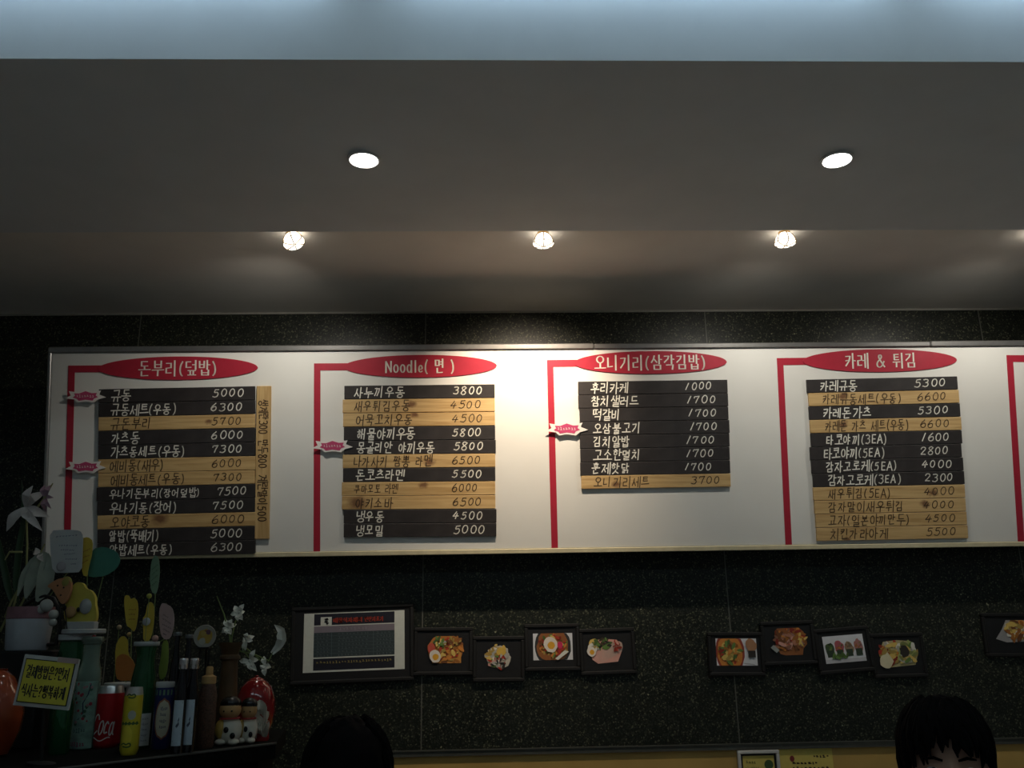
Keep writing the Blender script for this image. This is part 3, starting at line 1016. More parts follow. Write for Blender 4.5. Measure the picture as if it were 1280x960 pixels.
class Art:
    """Flat printed picture: layered colour shapes in 0..1 coordinates."""

    def __init__(self, wd, h, seed):
        self.b, self.w, self.h, self.k, self.r = MB(), wd, h, 0, random.Random(seed)

    def poly(self, pts, rgb):
        self.k += 1
        d = .00005 * self.k
        q = [(min(max(x, 0), 1), min(max(y, 0), 1)) for x, y in pts]
        self.b.add([((x - .5) * self.w, -d, (y - .5) * self.h) for x, y in q], [tuple(range(len(q)))], paint(rgb, tag='print'))

    def rect(self, x0, y0, x1, y1, rgb):
        self.poly([(x0, y0), (x1, y0), (x1, y1), (x0, y1)], rgb)

    def oval(self, cx, cy, rx, ry, rgb, rot=0, wob=0.0, n=18):
        p = []
        for k in range(n):
            a = 2 * PI * k / n
            q = 1 + self.r.uniform(-wob, wob)
            x, y = rx * q * math.cos(a), ry * q * math.sin(a) * self.w / self.h
            p.append((cx + x * math.cos(rot) - y * math.sin(rot) * self.h / self.w, cy + x * math.sin(rot) * self.w / self.h + y * math.cos(rot)))
        self.poly(p, rgb)

    def bits(self, n, cx, cy, rx, ry, cols, s0, s1, stretch=2.2):
        s0, s1 = s0 * .62, s1 * .75
        cols = [tuple(q * f for q in c) for c in cols for f in (1.0, .55)]
        for _ in range(int(n * 2.2)):
            a, q = self.r.uniform(0, 2 * PI), math.sqrt(self.r.random())
            s = self.r.uniform(s0, s1)
            self.oval(cx + rx * q * math.cos(a), cy + ry * q * math.sin(a), s * stretch, s, self.r.choice(cols), self.r.uniform(0, PI), .2, 8)

    def egg(self, cx, cy, r):
        self.oval(cx, cy, r, r * 1.15, (.75, .68, .6), .4, .05)
        self.oval(cx + r * .1, cy - r * .2, r * .55, r * .55, (.72, .36, .03), 0, .05)


OR, RD, GR, WH, BR, YE, DK, PK = (.6, .22, .04), (.42, .04, .02), (.12, .22, .05), (.72, .7, .62), (.28, .1, .03), (.68, .48, .12), (.03, .025, .02), (.62, .32, .26)


def dish(kind, wd, h):
    a = Art(wd, h, kind)
    white = kind in ('fried_noodles', 'red_bowl', 'rice_balls')
    a.rect(0, 0, 1, 1, (.66, .67, .7) if white else (.006, .006, .007))
    if kind == 'noodle_soup':
        a.oval(.5, .5, .48, .42, (.45, .16, .03), 0, .05, 24)
        a.rect(.14, 0, .92, .4, (.55, .24, .05))
        a.bits(34, .6, .45, .36, .45, [OR, YE, RD, BR], .03, .07)
        a.bits(10, .35, .8, .2, .15, [WH, GR, YE], .025, .05)
        a.bits(8, .75, .82, .15, .12, [YE, BR, OR], .03, .06)
        a.oval(.12, .55, .1, .14, (.5, .08, .05))
        a.egg(.22, .26, .15)
    elif kind == 'rice_topping':
        a.oval(.5, .5, .4, .4, (.5, .46, .38), 0, .12)
        a.bits(18, .45, .6, .34, .3, [WH, YE, (.7, .45, .1)], .05, .1)
        a.oval(.6, .72, .18, .14, (.66, .42, .07), .2, .1)
        a.bits(18, .5, .3, .34, .25, [GR, DK, PK, RD, WH], .03, .07)
    elif kind == 'fried_noodles':
        a.oval(.5, .5, .46, .52, (.03, .03, .03), 0, .02, 28)
        a.oval(.5, .52, .40, .44, BR, 0, .05, 24)
        a.bits(40, .5, .52, .34, .42, [OR, RD, BR, YE, GR], .025, .06)
        a.egg(.44, .58, .17)
        a.oval(.68, .55, .07, .09, (.6, .03, .1))
        a.poly([(.62, .0), (.9, .3), (.8, .36), (.55, .05)], WH)
    elif kind == 'meat_slices':
        a.poly([(.05, .6), (.2, .9), (.5, .95), (.85, .9), (.98, .5), (.85, .1), (.3, .05), (.15, .2)], PK)
        for k in range(6):
            a.oval(.42 + .08 * k, .3 + .06 * k, .2, .16, (.62 - .03 * k, .34, .28), .4, .1)
        a.bits(14, .48, .78, .16, .2, [DK, GR, (.08, .05, .02)], .03, .06)
        a.bits(12, .22, .75, .14, .2, [GR, WH, YE], .03, .06)
        a.bits(6, .85, .7, .1, .2, [RD, PK], .03, .05)
        a.egg(.13, .5, .12)
    elif kind == 'red_bowl':
        a.oval(.34, .5, .36, .5, (.3, .05, .03), 0, .02, 28)
        a.oval(.34, .5, .31, .44, OR, 0, .04, 24)
        a.bits(40, .34, .5, .26, .4, [RD, OR, YE, BR, GR], .025, .06)
        a.oval(.86, .75, .13, .17, (.4, .2, .1), .2, .1)
        a.rect(.78, .3, .96, .55, DK)
        a.poly([(.62, .1), (.7, .05), (.95, .0), (.9, .06)], (.4, .4, .42))
    elif kind == 'dark_stir_fry':
        a.oval(.52, .55, .4, .44, BR, .5, .1)
        a.bits(46, .5, .58, .36, .4, [RD, OR, BR, PK, (.45, .2, .12)], .03, .07, 2.4)
        a.bits(5, .82, .6, .1, .2, [YE, OR], .03, .04, 3)
        a.poly([(.0, .3), (.08, .4), (.22, .2), (.14, .1)], (.3, .32, .3))
    elif kind == 'rice_balls':
        a.rect(0, 0, 1, .14, (.5, .5, .52))
        for k, c in enumerate(((.05, .08, .04), (.42, .1, .12), (.3, .2, .12), (.38, .16, .14))):
            x = .15 + .235 * k
            a.oval(x, .5 + .06 * (k % 2), .11, .17, c, .1, .12)
            a.rect(x - .08, .22, x + .08, .48, (.03, .05, .03))
            a.bits(5, x, .62, .07, .1, [c, OR, GR], .02, .035)
        a.bits(8, .4, .25, .2, .08, [GR], .02, .05)
    elif kind == 'hot_pot':
        a.poly([(.02, .55), (.15, .95), (.5, 1), (.85, .95), (1, .5), (.9, .1), (.2, .02), (.12, .2)], (.45, .4, .2))
        a.bits(26, .35, .55, .32, .42, [OR, YE, RD, WH], .04, .08)
        a.bits(20, .72, .55, .24, .38, [GR, YE, WH, (.35, .4, .12)], .04, .08)
        a.oval(.66, .6, .12, .16, DK, 0, .2)
        a.oval(.18, .25, .16, .2, (.66, .6, .4), 0, .2)
    else:
        a.poly([(.0, .2), (.3, .05), (1, .1), (1, 1), (.35, 1), (.2, .6)], (.3, .3, .3))
        a.bits(30, .62, .6, .3, .36, [OR, BR, YE, WH], .05, .1)
    return a.b


def picture(kind, outer, inner, rot, label, group='food photographs in black frames on the granite'):
    y = Y_WALL - .022
    c, wd, h = rect_on_wall(*outer, y)
    ci, wi, hi = rect_on_wall(*inner, y)
    M = Matrix.Translation((c.x, Y_WALL, c.z)) @ Matrix.Rotation(math.radians(rot), 4, 'Y')
    t = thing('framed_picture', label, 'picture', group=group, M=M)
    b = MB()
    ox, oz, bw = wd / 2, h / 2, .014
    for lo, hi_ in (((-ox, -oz), (ox, -oz + bw)), ((-ox, oz - bw), (ox, oz)), ((-ox, -oz + bw), (-ox + bw, oz - bw)), ((ox - bw, -oz + bw), (ox, oz - bw))):
        b.bevel_box((lo[0], 0, lo[1]), (hi_[0], .018, hi_[1]), .003, None, Matrix.Scale(-1, 4, (0, 1, 0)))
    b.build('moulding', BLACK_WOOD, t)
    b = MB(); b.box((-ox + bw, -.012, -oz + bw), (ox - bw, 0, oz - bw)); b.build('mount_board', BLACK_PRINT, t)
    d = M.inverted() @ Vector((ci.x, Y_WALL - .0125, ci.z))
    if kind:
        dish(kind, wi, hi).build('food_print', None, t, False, Matrix.Translation((d.x, -.0125, d.z)))
    return t, wi, hi, d


picture('noodle_soup', (517, 784, 591, 844), (533.6, 795, 580, 829), .5, 'black framed photo of orange noodle soup with egg, beside the white-sided information sheet')
picture('rice_topping', (591, 795, 656, 852), (605, 805, 641, 838), .5, 'black framed photo of a white and yellow rice dish, hung lowest of its four')
picture('fried_noodles', (656, 779.5, 725, 838.5), (666.6, 791.5, 716, 825), 0, 'black framed photo of noodles topped with egg in a dark bowl on white')
picture('meat_slices', (725, 785, 795, 843), (733.7, 796.7, 779, 831), -1, 'black framed photo of pink meat slices with egg')
picture('red_bowl', (886, 790, 956, 845), (896, 798, 947, 832), 1.0, 'black framed photo of a red bowl with a dark cup on white')
picture('dark_stir_fry', (953, 776, 1020, 831), (963, 785, 1012, 819), -1, 'black framed photo of a reddish stir fry on black')
picture('rice_balls', (1021, 784, 1091, 841), (1031, 794, 1082, 828), -3.5, 'black framed tilted photo of four rice balls in a row on white')
picture('hot_pot', (1091, 791, 1158, 847), (1099.5, 800, 1149, 835), -.5, 'black framed photo of a green and yellow hot pot')
picture('grill', (1231, 766, 1300, 821), (1245.5, 775, 1289, 804.5), 1, 'black framed photo of a browned grilled dish, last and alone along the wall')

# ---- information sheet in its black frame
t, wi, hi, d = picture(None, (363, 756, 517, 853), (379, 764.5, 505.5, 838.5), -1.2, 'black framed information sheet with white sides and a ruled dark table', None)
a = Art(wi, hi, 'sheet')
GREY_W, PURP, TEAL = (.60, .62, .56), (.20, .17, .20), (.035, .05, .055)
a.rect(0, 0, 1, 1, GREY_W)
a.rect(.10, .03, .90, .985, (.012, .012, .022))
a.rect(.10, .775, .90, .79, GREY_W)
a.rect(.10, .665, .90, .775, PURP)
a.rect(.10, .25, .90, .665, TEAL)
a.rect(.10, .228, .90, .25, GREY_W)
a.rect(.165, .79, .275, .93, GREY_W)
for k in range(1, 7):
    a.rect(.10, .25 + .059 * k, .90, .254 + .059 * k, (.10, .14, .15))
for x in (.275, .69):
    a.rect(x, .25, x + .004, .665, (.10, .14, .15))
a.b.build('printed_sheet', None, t, False, Matrix.Translation((d.x, -.0125, d.z)))
b = MB()
DRED, GOLD = paint((.35, .04, .02), tag='print'), paint((.42, .33, .10), tag='print')
ppt = lambda x, y: ((x - .5) * wi, -.0016, (y - .5) * hi)
lettering(b, '매장식자재의', .29, .83, .58, .905, .011, DRED, ppt, jitter=0)
lettering(b, '원산지표기', .60, .83, .79, .905, .009, DRED, ppt, jitter=0)
for k in range(7):
    for x0, x1, n in ((.13, .25, 3), (.34, .64, 7), (.72, .88, 4)):
        scribble(b, x0, .262 + .059 * k, x1, .298 + .059 * k, .004, paint((.12, .15, .16), tag='print'), ppt, k * 3 + n, n)
scribble(b, .13, .14, .88, .185, .006, GOLD, ppt, 5, 22)
scribble(b, .35, .69, .62, .745, .006, paint((.3, .26, .3), tag='print'), ppt, 9, 6)
# ink emblem
for pts in ([(.2, .9), (.235, .915), (.245, .88), (.215, .87)], [(.21, .87), (.24, .86), (.23, .83), (.2, .84)], [(.225, .84), (.25, .83), (.235, .80), (.22, .81)]):
    b.add([ppt(*q) for q in pts], [(0, 1, 2, 3)], BLACK_PRINT)
b.build('lettering', None, t, False, Matrix.Translation((d.x, -.0125, d.z)))

# ---- notices on the tan panel
SHEET_Y = paint((.62, .50, .12), tag='yellow_paper')
c, wd, h = rect_on_wall(923, 937, 975.5, 1003, Y_WALL)
M = Matrix.Translation((c.x, Y_WALL, c.z))
t = thing('framed_certificate', 'white framed yellow certificate with a round emblem, on the tan panel below the rail', 'picture', M=M)
b = MB(); fl = Matrix.Scale(-1, 4, (0, 1, 0))
for x0, z0, x1, z1 in ((-wd / 2, -h / 2, wd / 2, -h / 2 + .012), (-wd / 2, h / 2 - .012, wd / 2, h / 2), (-wd / 2, -h / 2 + .012, -wd / 2 + .012, h / 2 - .012), (wd / 2 - .012, -h / 2 + .012, wd / 2, h / 2 - .012)):
    b.bevel_box((x0, 0, z0), (x1, .014, z1), .002, None, fl)
b.build('frame', mat('silver_white_frame', (.55, .54, .52), .4), t)
b = MB(); b.box((-wd / 2 + .012, -.004, -h / 2 + .012), (wd / 2 - .012, 0, h / 2 - .012)); b.build('black_border', BLACK_PRINT, t)
b = MB(); b.box((-wd / 2 + .02, -.005, -h / 2 + .02), (wd / 2 - .02, -.003, h / 2 - .02)); b.build('certificate_sheet', SHEET_Y, t)
b = MB()
pp = lambda x, y: (x, -.0055, y)
b.slab([(wd * .24 + .017 * math.cos(q), -.0056, h * .5 - .052 + .017 * math.sin(q)) for q in [-2 * PI * k / 24 for k in range(24)]], (0, -1, 0), .0004, paint((.05, .09, .03), tag='print'))
scribble(b, -wd * .3, h * .5 - .05, -.005, h * .5 - .036, .003, paint((.2, .18, .05), tag='print'), pp, 2, 4)
scribble(b, -wd * .32, h * .5 - .064, .0, h * .5 - .058, .0015, paint((.2, .18, .05), tag='print'), pp, 3, 6)
b.build('print', None, t)

c, wd, h = rect_on_wall(977, 935.5, 1043.5, 1010, Y_WALL)
t = thing('yellow_notice', 'yellow paper notice with dark lines of writing, beside the white framed certificate', 'notice', M=Matrix.Translation((c.x, Y_WALL, c.z)))
b = MB(); b.box((-wd / 2, -.0012, -h / 2), (wd / 2, 0, h / 2)); b.build('sheet', SHEET_Y, t)
b = MB()
INK_D = paint((.05, .03, .02), tag='print')
pp = lambda x, y: (x, -.0016, y)
scribble(b, wd * .14, h * .5 - .033, wd * .44, h * .5 - .021, .004, INK_D, pp, 1, 4)
scribble(b, -wd * .27, h * .5 - .056, wd * .2, h * .5 - .045, .004, INK_D, pp, 2, 6)
scribble(b, -wd * .27, h * .5 - .073, wd * .42, h * .5 - .062, .004, INK_D, pp, 3, 8)
for k in range(4):
    scribble(b, -wd * .36, h * .5 - .1 - .025 * k, wd * .42, h * .5 - .088 - .025 * k, .004, INK_D, pp, 4 + k, 9)
b.slab([(-wd * .27 + .009 * math.cos(q), -.0017, h * .5 - .034 + .011 * math.sin(q)) for q in [-2 * PI * k / 16 for k in range(16)]], (0, -1, 0), .0004, paint((.22, .03, .03), tag='print'))
b.build('lettering', None, t)

# ================================================================== COUNTER
E0, E1 = on_z(153, 950, Z_CTR), on_z(345, 927.5, Z_CTR)
dirn = (E1 - E0).normalized()
EA = E0 - dirn * 0.95
poly = [EA, E1, Vector((E1.x - .05, 2.86, Z_CTR)), Vector((XL + .02, 2.86, Z_CTR)), Vector((XL + .02, EA.y, Z_CTR))]
t = thing('service_counter', 'dark stone service counter crowded with bottles, cans and flowers', 'counter', (E1.x, E1.y, 0))
o0 = Vector((E1.x, E1.y, 0))
b = MB(); b.slab([p - o0 for p in poly], (0, 0, 1), .04); b.build('countertop', mat('black_counter_stone', (.006, .007, .0065), .85, var=.5, scale=150, spec=.08), t)
nrm_in = Vector((-dirn.y, dirn.x, 0))
inner = [EA + nrm_in * .03 - dirn * 0, E1 + nrm_in * .03 - dirn * .03, Vector((E1.x - .08, 2.84, 0)), Vector((XL + .04, 2.84, 0)), Vector((XL + .04, EA.y + .03, 0))]
b = MB(); b.slab([Vector((p.x, p.y, Z_CTR - .04)) - o0 for p in inner], (0, 0, 1), Z_CTR - .04)
b.build('counter_body', mat('black_laminate', (.008, .008, .008), .9, spec=.08), t)
b = MB()
n_out = -nrm_in
q0, q1 = EA - o0, E1 - o0
b.tube([q0 + n_out * .001 + Vector((0, 0, -.003)), q1 + n_out * .001 + Vector((0, 0, -.003))], .003, 8)
b.build('edge_strip', mat('dull_steel_edge', (.09, .09, .085), .6, metal=.5), t)

# ---- glassware materials
GLASS_G = mat('green_glass', (.03, .16, .06), .08, var=.05, trans=.55, ior=1.5)
GLASS_P = mat('pale_green_glass', (.34, .48, .40), .10, var=.05, trans=.6, ior=1.5)
GLASS_D = mat('dark_brown_glass', (.008, .007, .010), .10, var=.1, coat=.3)
LID_W = mat('greyish_white_lid', (.42, .45, .45), .45)
SILVER = mat('silver_cap', (.62, .60, .60), .25, metal=.9)
ALU_CAN = mat('bare_can_metal', (.66, .66, .66), .28, metal=.9)


def spot(px, py, Y=None, z=Z_CTR):
    """where a thing stands on the counter: by the pixel of its foot, or by pixel column and distance"""
    if Y is None:
        return on_z(px, py, z)
    p = on_y(px, py, Y)
    return Vector((p.x, Y, z))


def top_z(px, py, Y):
    return on_y(px, py, Y).z


def wrap(r, z0, a0=0.0):
    """maps a flat label onto a cylinder that faces the customers"""
    return lambda x, y: (r * math.sin(x / r + a0), -r * math.cos(x / r + a0), z0 + y)


def wrapped_patch(b, r, z0, z1, a0, a1, material, n=14, oval=False):
    v, f = [], []
    rows = 12
    for i in range(rows + 1):
        z = lerp(z0, z1, i / rows)
        k = math.sqrt(max(0, 1 - (2 * i / rows - 1) ** 2)) if oval else 1
        for j in range(n + 1):
            a = (a0 + a1) / 2 + (j / n - .5) * (a1 - a0) * k
            v.append((r * math.sin(a), -r * math.cos(a), z))
    for i in range(rows):
        for j in range(n):
            q = i * (n + 1) + j
            f.append((q, q + 1, q + n + 2, q + n + 1))
    b.add(v, f, material)


def lathe_part(name, prof, material, parent, n=32):
    b = MB(); b.lathe(prof, n); return b.build(name, material, parent, True)


def can(name, label, p, r, h, body_mat):
    t = thing(name, label, 'drink can', p)
    lathe_part('can_body', [(r * .78, 0), (r * .86, .003), (r, .012), (r, h - .024), (r * .985, h - .018)], body_mat, t, 40)
    rim = lathe_part('can_rim', [(r * .985, h - .018), (r * .90, h - .004), (r * .88, h - .002), (r * .86, h), (r * .8, h), (r * .79, h - .003), (.001, h - .003)], ALU_CAN, t, 40)
    b = MB(); b.box((-.008, -.012, h - .0025), (.008, .010, h - .0008)); b.build('pull_tab', ALU_CAN, rim)
    return t


# ---- red can
Y_ = spot(136, 934).y
p = spot(131, 934)
h = top_z(136, 857, p.y) - Z_CTR
r = 17.2 * px_size(p)
t = can('soda_can', 'red soda can with white script, beside the yellow lemon can', p, r, h, mat('red_can_print', (.42, .012, .015), .3, var=.06))
b = MB()
lettering(b, 'Coca', -r * .72, h * .20, r * .95, h * .58, .0032, paint((.7, .68, .64), tag='print'), wrap(r + .0004, 0), jitter=.02, slant=.35, gap=.02)
for k in range(14):
    x0, x1 = -r * .9 + k * .11 * r, -r * .9 + (k + 1) * .11 * r
    y0, y1 = h * .14 + .004 * math.sin(k * .6), h * .14 + .004 * math.sin((k + 1) * .6)
    W_ = wrap(r + .0004, 0)
    b.add([W_(x0, y0), W_(x1, y1), W_(x1, y1 + .003), W_(x0, y0 + .003)], [(0, 1, 2, 3)], paint((.7, .68, .64), tag='print'))
b.build('script_lettering', None, t)

# ---- lemon can
p = spot(160.5, 943.5)
r = 11.2 * px_size(p)
h = top_z(163.5, 859, p.y) - Z_CTR
t = can('lemon_can', 'slim yellow can printed with lemons and green scrolls', p, r, h, mat('yellow_can_print', (.62, .52, .035), .32, var=.08))
b = MB()
GREEN_P, LEM = paint((.05, .12, .03), tag='print'), paint((.72, .60, .05), tag='print')
W_ = wrap(r + .0006, 0)
wrapped_patch(b, r + .0003, h * .12, h * .44, -.75, .55, LEM, oval=True)
wrapped_patch(b, r + .0003, h * .52, h * .66, -.1, .75, paint((.45, .47, .42), tag='print'), oval=True)
for cx, cz, s in ((0.0, .155, .8), (.1, .875, .7)):
    pts = smooth_line([(cx * r - .7 * r * s, h * cz), (cx * r - .4 * r * s, h * (cz + .035)), (cx * r, h * cz), (cx * r + .4 * r * s, h * (cz + .035)), (cx * r + .7 * r * s, h * (cz - .01)), (cx * r + .2 * r, h * (cz - .035)), (cx * r - .5 * r * s, h * (cz - .02))])
    for a_, c_ in zip(pts, pts[1:]):
        d_ = Vector((c_[0] - a_[0], c_[1] - a_[1])); q_ = Vector((-d_.y, d_.x)).normalized() * .0016
        b.add([W_(a_[0] - q_.x, a_[1] - q_.y), W_(c_[0] - q_.x, c_[1] - q_.y), W_(c_[0] + q_.x, c_[1] + q_.y), W_(a_[0] + q_.x, a_[1] + q_.y)], [(0, 1, 2, 3)], GREEN_P)
for k in range(5):
    a_ = -1.0 + .45 * k
    q = [(a_ * r * .9, h * .47), (a_ * r * .9 + r * .28, h * .50), (a_ * r * .9 + r * .5, h * .46), (a_ * r * .9 + r * .2, h * .44)]
    b.add([W_(*c) for c in q], [(0, 1, 2, 3)], GREEN_P)
b.build('lemon_print', None, t)

# ---- jar behind the cans
p = spot(154, 855, 2.56)
r = 21 * px_size(p)
h = top_z(154, 853, 2.56) - Z_CTR
t = thing('lidded_jar', 'green glass jar with a flat grey lid behind the two cans', 'jar', p)
lathe_part('jar_body', [(r * .8, 0), (r * .95, .004), (r * .95, h - .03), (r * .8, h - .014), (r * .8, h - .012)], GLASS_G, t)
lathe_part('lid', [(r * 1.02, h - .012), (r * 1.08, h - .010), (r * 1.08, h - .002), (r * 1.04, h)], LID_W, t)
JAR_LID = Z_CTR + h

# ---- green bottle with white label
p = spot(184, 800, 2.42)
r = 15.5 * px_size(p)
h = top_z(181, 802, 2.42) - Z_CTR
t = thing('green_bottle', 'wide-necked green glass bottle with a white paper label and grey lid', 'bottle', p)
k = h
lathe_part('bottle_body', [(r * .9, 0), (r, .004), (r, k * .55), (r * .92, k * .66), (r * .74, k * .78), (r * .72, k * .88), (r * .86, k * .95), (r * .86, k * .958)], GLASS_G, t)
lathe_part('lid', [(r * .98, k * .958), (r * 1.02, k * .965), (r * 1.02, k * .993), (r * .98, k)], LID_W, t)
b = MB(); z0, z1 = top_z(184, 931, 2.42) - Z_CTR, top_z(184, 891, 2.42) - Z_CTR
wrapped_patch(b, r + .0005, z0, z1, -.25, 1.3, paint((.62, .62, .60), tag='label_paper'))
for i in range(5):
    scribble(b, r * .55, z0 + (z1 - z0) * (.12 + .17 * i), r * 1.05, z0 + (z1 - z0) * (.20 + .17 * i), .0012, paint((.25, .25, .25), tag='print'), wrap(r + .0009, 0), i, 4)
b.build('paper_label', None, t)
GB_TOP = Z_CTR + h
P_GB = p.copy()

# ---- blue can with oval label
p = spot(200, 936)
r = 11.4 * px_size(p)
h = top_z(203, 852, p.y) - Z_CTR
t = thing('blue_can', 'navy blue can with a cream oval label and a grey lid, beside two slender bottles', 'can', p)
lathe_part('can_body', [(r * .85, 0), (r, .008), (r, h - .02), (r * .93, h - .012), (r * .93, h - .008)], mat('navy_can_print', (.015, .022, .11), .32, var=.1), t, 40)
lathe_part('lid', [(r * .97, h - .014), (r * 1.0, h - .012), (r * 1.0, h - .002), (r * .95, h)], LID_W, t, 40)
b = MB()
wrapped_patch(b, r + .0004, h * .14, h * .76, -.55, 1.25, paint((.32, .12, .06), tag='print'), oval=True)
wrapped_patch(b, r + .0008, h * .17, h * .73, -.42, 1.12, paint((.55, .55, .42), tag='print'), oval=True)
for i in range(4):
    scribble(b, r * .05, h * (.30 + .09 * i), r * .75, h * (.36 + .09 * i), .0014, paint((.06, .06, .14), tag='print'), wrap(r + .0011, 0), i, 4)
for i in range(6):
    a_ = -1.1 + .42 * i
    wrapped_patch(b, r + .0005, h * .80, h * .88, a_, a_ + .2, paint((.12, .26, .16), tag='print'), 4)
b.build('oval_label', None, t)

# ---- slender dark bottles: two in front with silver caps and pale labels, two behind
SILV_LAB = paint((.42, .50, .56), tag='label_paper')


def dark_bottle(p, r, h, label, group, cap_mat, with_label):
    c0 = .885 if with_label else .965
    t = thing('slender_bottle', label, 'bottle', p, group)
    lathe_part('bottle_body', [(r * .9, 0), (r, .004), (r, h * .58), (r * .9, h * .68), (r * .62, h * .78), (r * .52, h * .86), (r * .52, h * (c0 + .012))], GLASS_D, t)
    lathe_part('cap', [(r * .70, h * c0), (r * .76, h * (c0 + .005)), (r * .74, h * .99), (r * .66, h)], cap_mat, t)
    if with_label:
        b = MB()
        wrapped_patch(b, r + .0005, h * .08, h * .555, -.85, .85, SILV_LAB)
        W_ = wrap(r + .0009, 0)
        for q in ([(-.6, .12), (.75, .20), (.75, .212), (-.6, .132)], [(-.6, .50), (.75, .52), (.75, .53), (-.6, .512)], [(-.2, .28), (.3, .38), (.34, .35), (-.05, .27)], [(.0, .26), (.35, .30), (.3, .33), (.0, .30)]):
            b.add([W_(x * r, y * h) for x, y in q], [(0, 1, 2, 3)], paint((.04, .05, .08), tag='print'))
        b.build('label', None, t)


for px, py, words in ((220.5, 941.5, 'slender dark bottle with silver cap and pale label, next to the navy blue can'),
                      (234.5, 940, 'slender dark bottle with silver cap and pale label, next to the brown textured bottle')):
    p = spot(px, py)
    dark_bottle(p, 7.6 * px_size(p), top_z(px, 823, p.y) - Z_CTR, words, 'slender dark bottles in front', SILVER, True)
for px, py, words in ((222.5, 790, 'taller dark bottle with grey cap behind the slender pair, by the pink card'),
                      (237, 793, 'taller dark bottle with grey cap behind the slender pair, by the round plate')):
    p = spot(px, py, 2.42)
    dark_bottle(p, 7.0 * px_size(p), top_z(px, py, 2.42) - Z_CTR, words, 'taller dark bottles behind', mat('dull_grey_cap', (.16, .17, .17), .4, metal=.6), False)

# ---- brown textured bottle
p = spot(255, 935)
r = 11.3 * px_size(p)
h = top_z(255, 855, p.y) - Z_CTR
hs = top_z(254, 833, p.y) - Z_CTR
t = thing('brown_bottle', 'brown speckled bottle with a pale wooden stopper, beside the little figures', 'bottle', p)
lathe_part('bottle_body', [(r * .9, 0), (r, .004), (r, h * .82), (r * .85, h * .93), (r * .72, h)], mat('speckled_brown_glaze', (.085, .042, .026), .6, var=.5, scale=240), t)
lathe_part('stopper', [(r * .55, h - .004), (r * .8, h + .002), (r * .78, h + (hs - h) * .42), (r * .40, h + (hs - h) * .52), (r * .40, hs - .004), (r * .28, hs)], mat('pale_cork_wood', (.42, .26, .10), .7), t)

# ---- round plate on a dark easel
c = on_y(256.5, 795.5, 2.60)
S = px_size(c)
t = thing('picture_plate', 'small round plate with a yellow picture, standing on a dark easel', 'plate', (c.x, 2.60, Z_CTR))
zc = c.z - Z_CTR
b = MB()
M = Matrix.Translation((0, 0, zc)) @ Matrix.Rotation(PI / 2, 4, 'X')
pr = MB(); pr.lathe([(.001, 0), (13.5 * S, .001), (14 * S, .004), (13.5 * S, .005), (11.5 * S, .0035), (.001, .0035)], 40); pl = pr.build('plate_disc', mat('white_glazed_plate', (.35, .34, .30), .3), t, True, M)
b = MB(); rnd = random.Random(5)
for i, (cx, cy, rr, col) in enumerate(((0, 0, 11, (.45, .30, .05)), (2.5, 3.5, 6, (.24, .10, .04)), (3, -3, 7, (.50, .33, .06)), (-3, -7, 5, (.46, .46, .40)), (5, 6, 3.5, (.14, .06, .10)), (-2, 4, 4, (.5, .36, .1)))):
    b.add([((cx + rr * math.cos(a) * rnd.uniform(.85, 1.1)) * S * .85, (cy + rr * math.sin(a) * rnd.uniform(.85, 1.1)) * S * .85, .0042 + .0003 * i) for a in [2 * PI * k / 18 for k in range(18)]], [tuple(range(18))], paint(col, tag='print'))
b.build('painted_picture', None, pl)
b = MB()
b.tube([(-.02, -.012, 0), (-.012, .006, zc - 11 * S), (0, .012, zc + .01)], .003, 8); b.tube([(.02, -.012, 0), (.012, .006, zc - 11 * S), (0, .012, zc + .01)], .003, 8)
b.tube([(0, .05, 0), (0, .012, zc + .01)], .003, 8)
b.tube([(-.016, -.010, zc - 14 * S), (.016, -.010, zc - 14 * S)], .003, 8)
b.tube([(-.013, .006, zc - 14 * S), (-.013, -.012, zc - 14 * S)], .003, 8); b.tube([(.013, .006, zc - 14 * S), (.013, -.012, zc - 14 * S)], .003, 8)
b.build('easel', BLACK_WOOD, t)

# ---- brown vase with white flowers
Yv = 2.56
p = spot(289, 800, Yv)
S = px_size(p)
zt = top_z(289, 803, Yv) - Z_CTR
t = thing('flower_vase', 'tall brown vase with a ringed neck, holding white flowers', 'vase', p)
lathe_part('vase_body', [(9 * S, 0), (12 * S, .01), (13 * S, zt * .3), (11 * S, zt * .62), (10 * S, zt * .78), (10.5 * S, zt * .815), (13 * S, zt * .83), (12.5 * S, zt * .86), (10.5 * S, zt * .875), (12 * S, zt * .93), (15 * S, zt * .985), (15.4 * S, zt), (13.5 * S, zt), (10 * S, zt * .93)],
           mat('brown_vase_glaze', (.085, .045, .018), .45, var=.3, scale=18), t)
PETAL_W = mat('white_petal', (.74, .73, .64), .6, var=.06)
STEM_G = mat('pale_green_stem', (.16, .22, .07), .6)
t = thing('white_flower_spray', 'spray of small white flowers rising from the brown vase', 'flowers', (p.x, p.y, Z_CTR + zt))
og = Vector((p.x, p.y, Z_CTR + zt))
W3 = lambda px, py, dy=0.0: on_y(px, py, Yv + dy) - og
stems = [[(289, 812), (287, 795), (280, 768), (271, 745)], [(289, 812), (290, 795), (294, 778), (299, 766)], [(290, 812), (288, 798), (287, 784)],
         [(291, 812), (302, 806), (309, 797)], [(291, 812), (303, 808), (306, 815), (313, 825)], [(292, 812), (305, 808), (322, 822), (332, 834)], [(292, 812), (318, 818), (336, 826), (341, 815)]]
b = MB()
for s in stems:
    b.tube([W3(*q) for q in s], [.0022] * (len(s) - 1) + [.0014], 6)
b.build('stem', STEM_G, t)
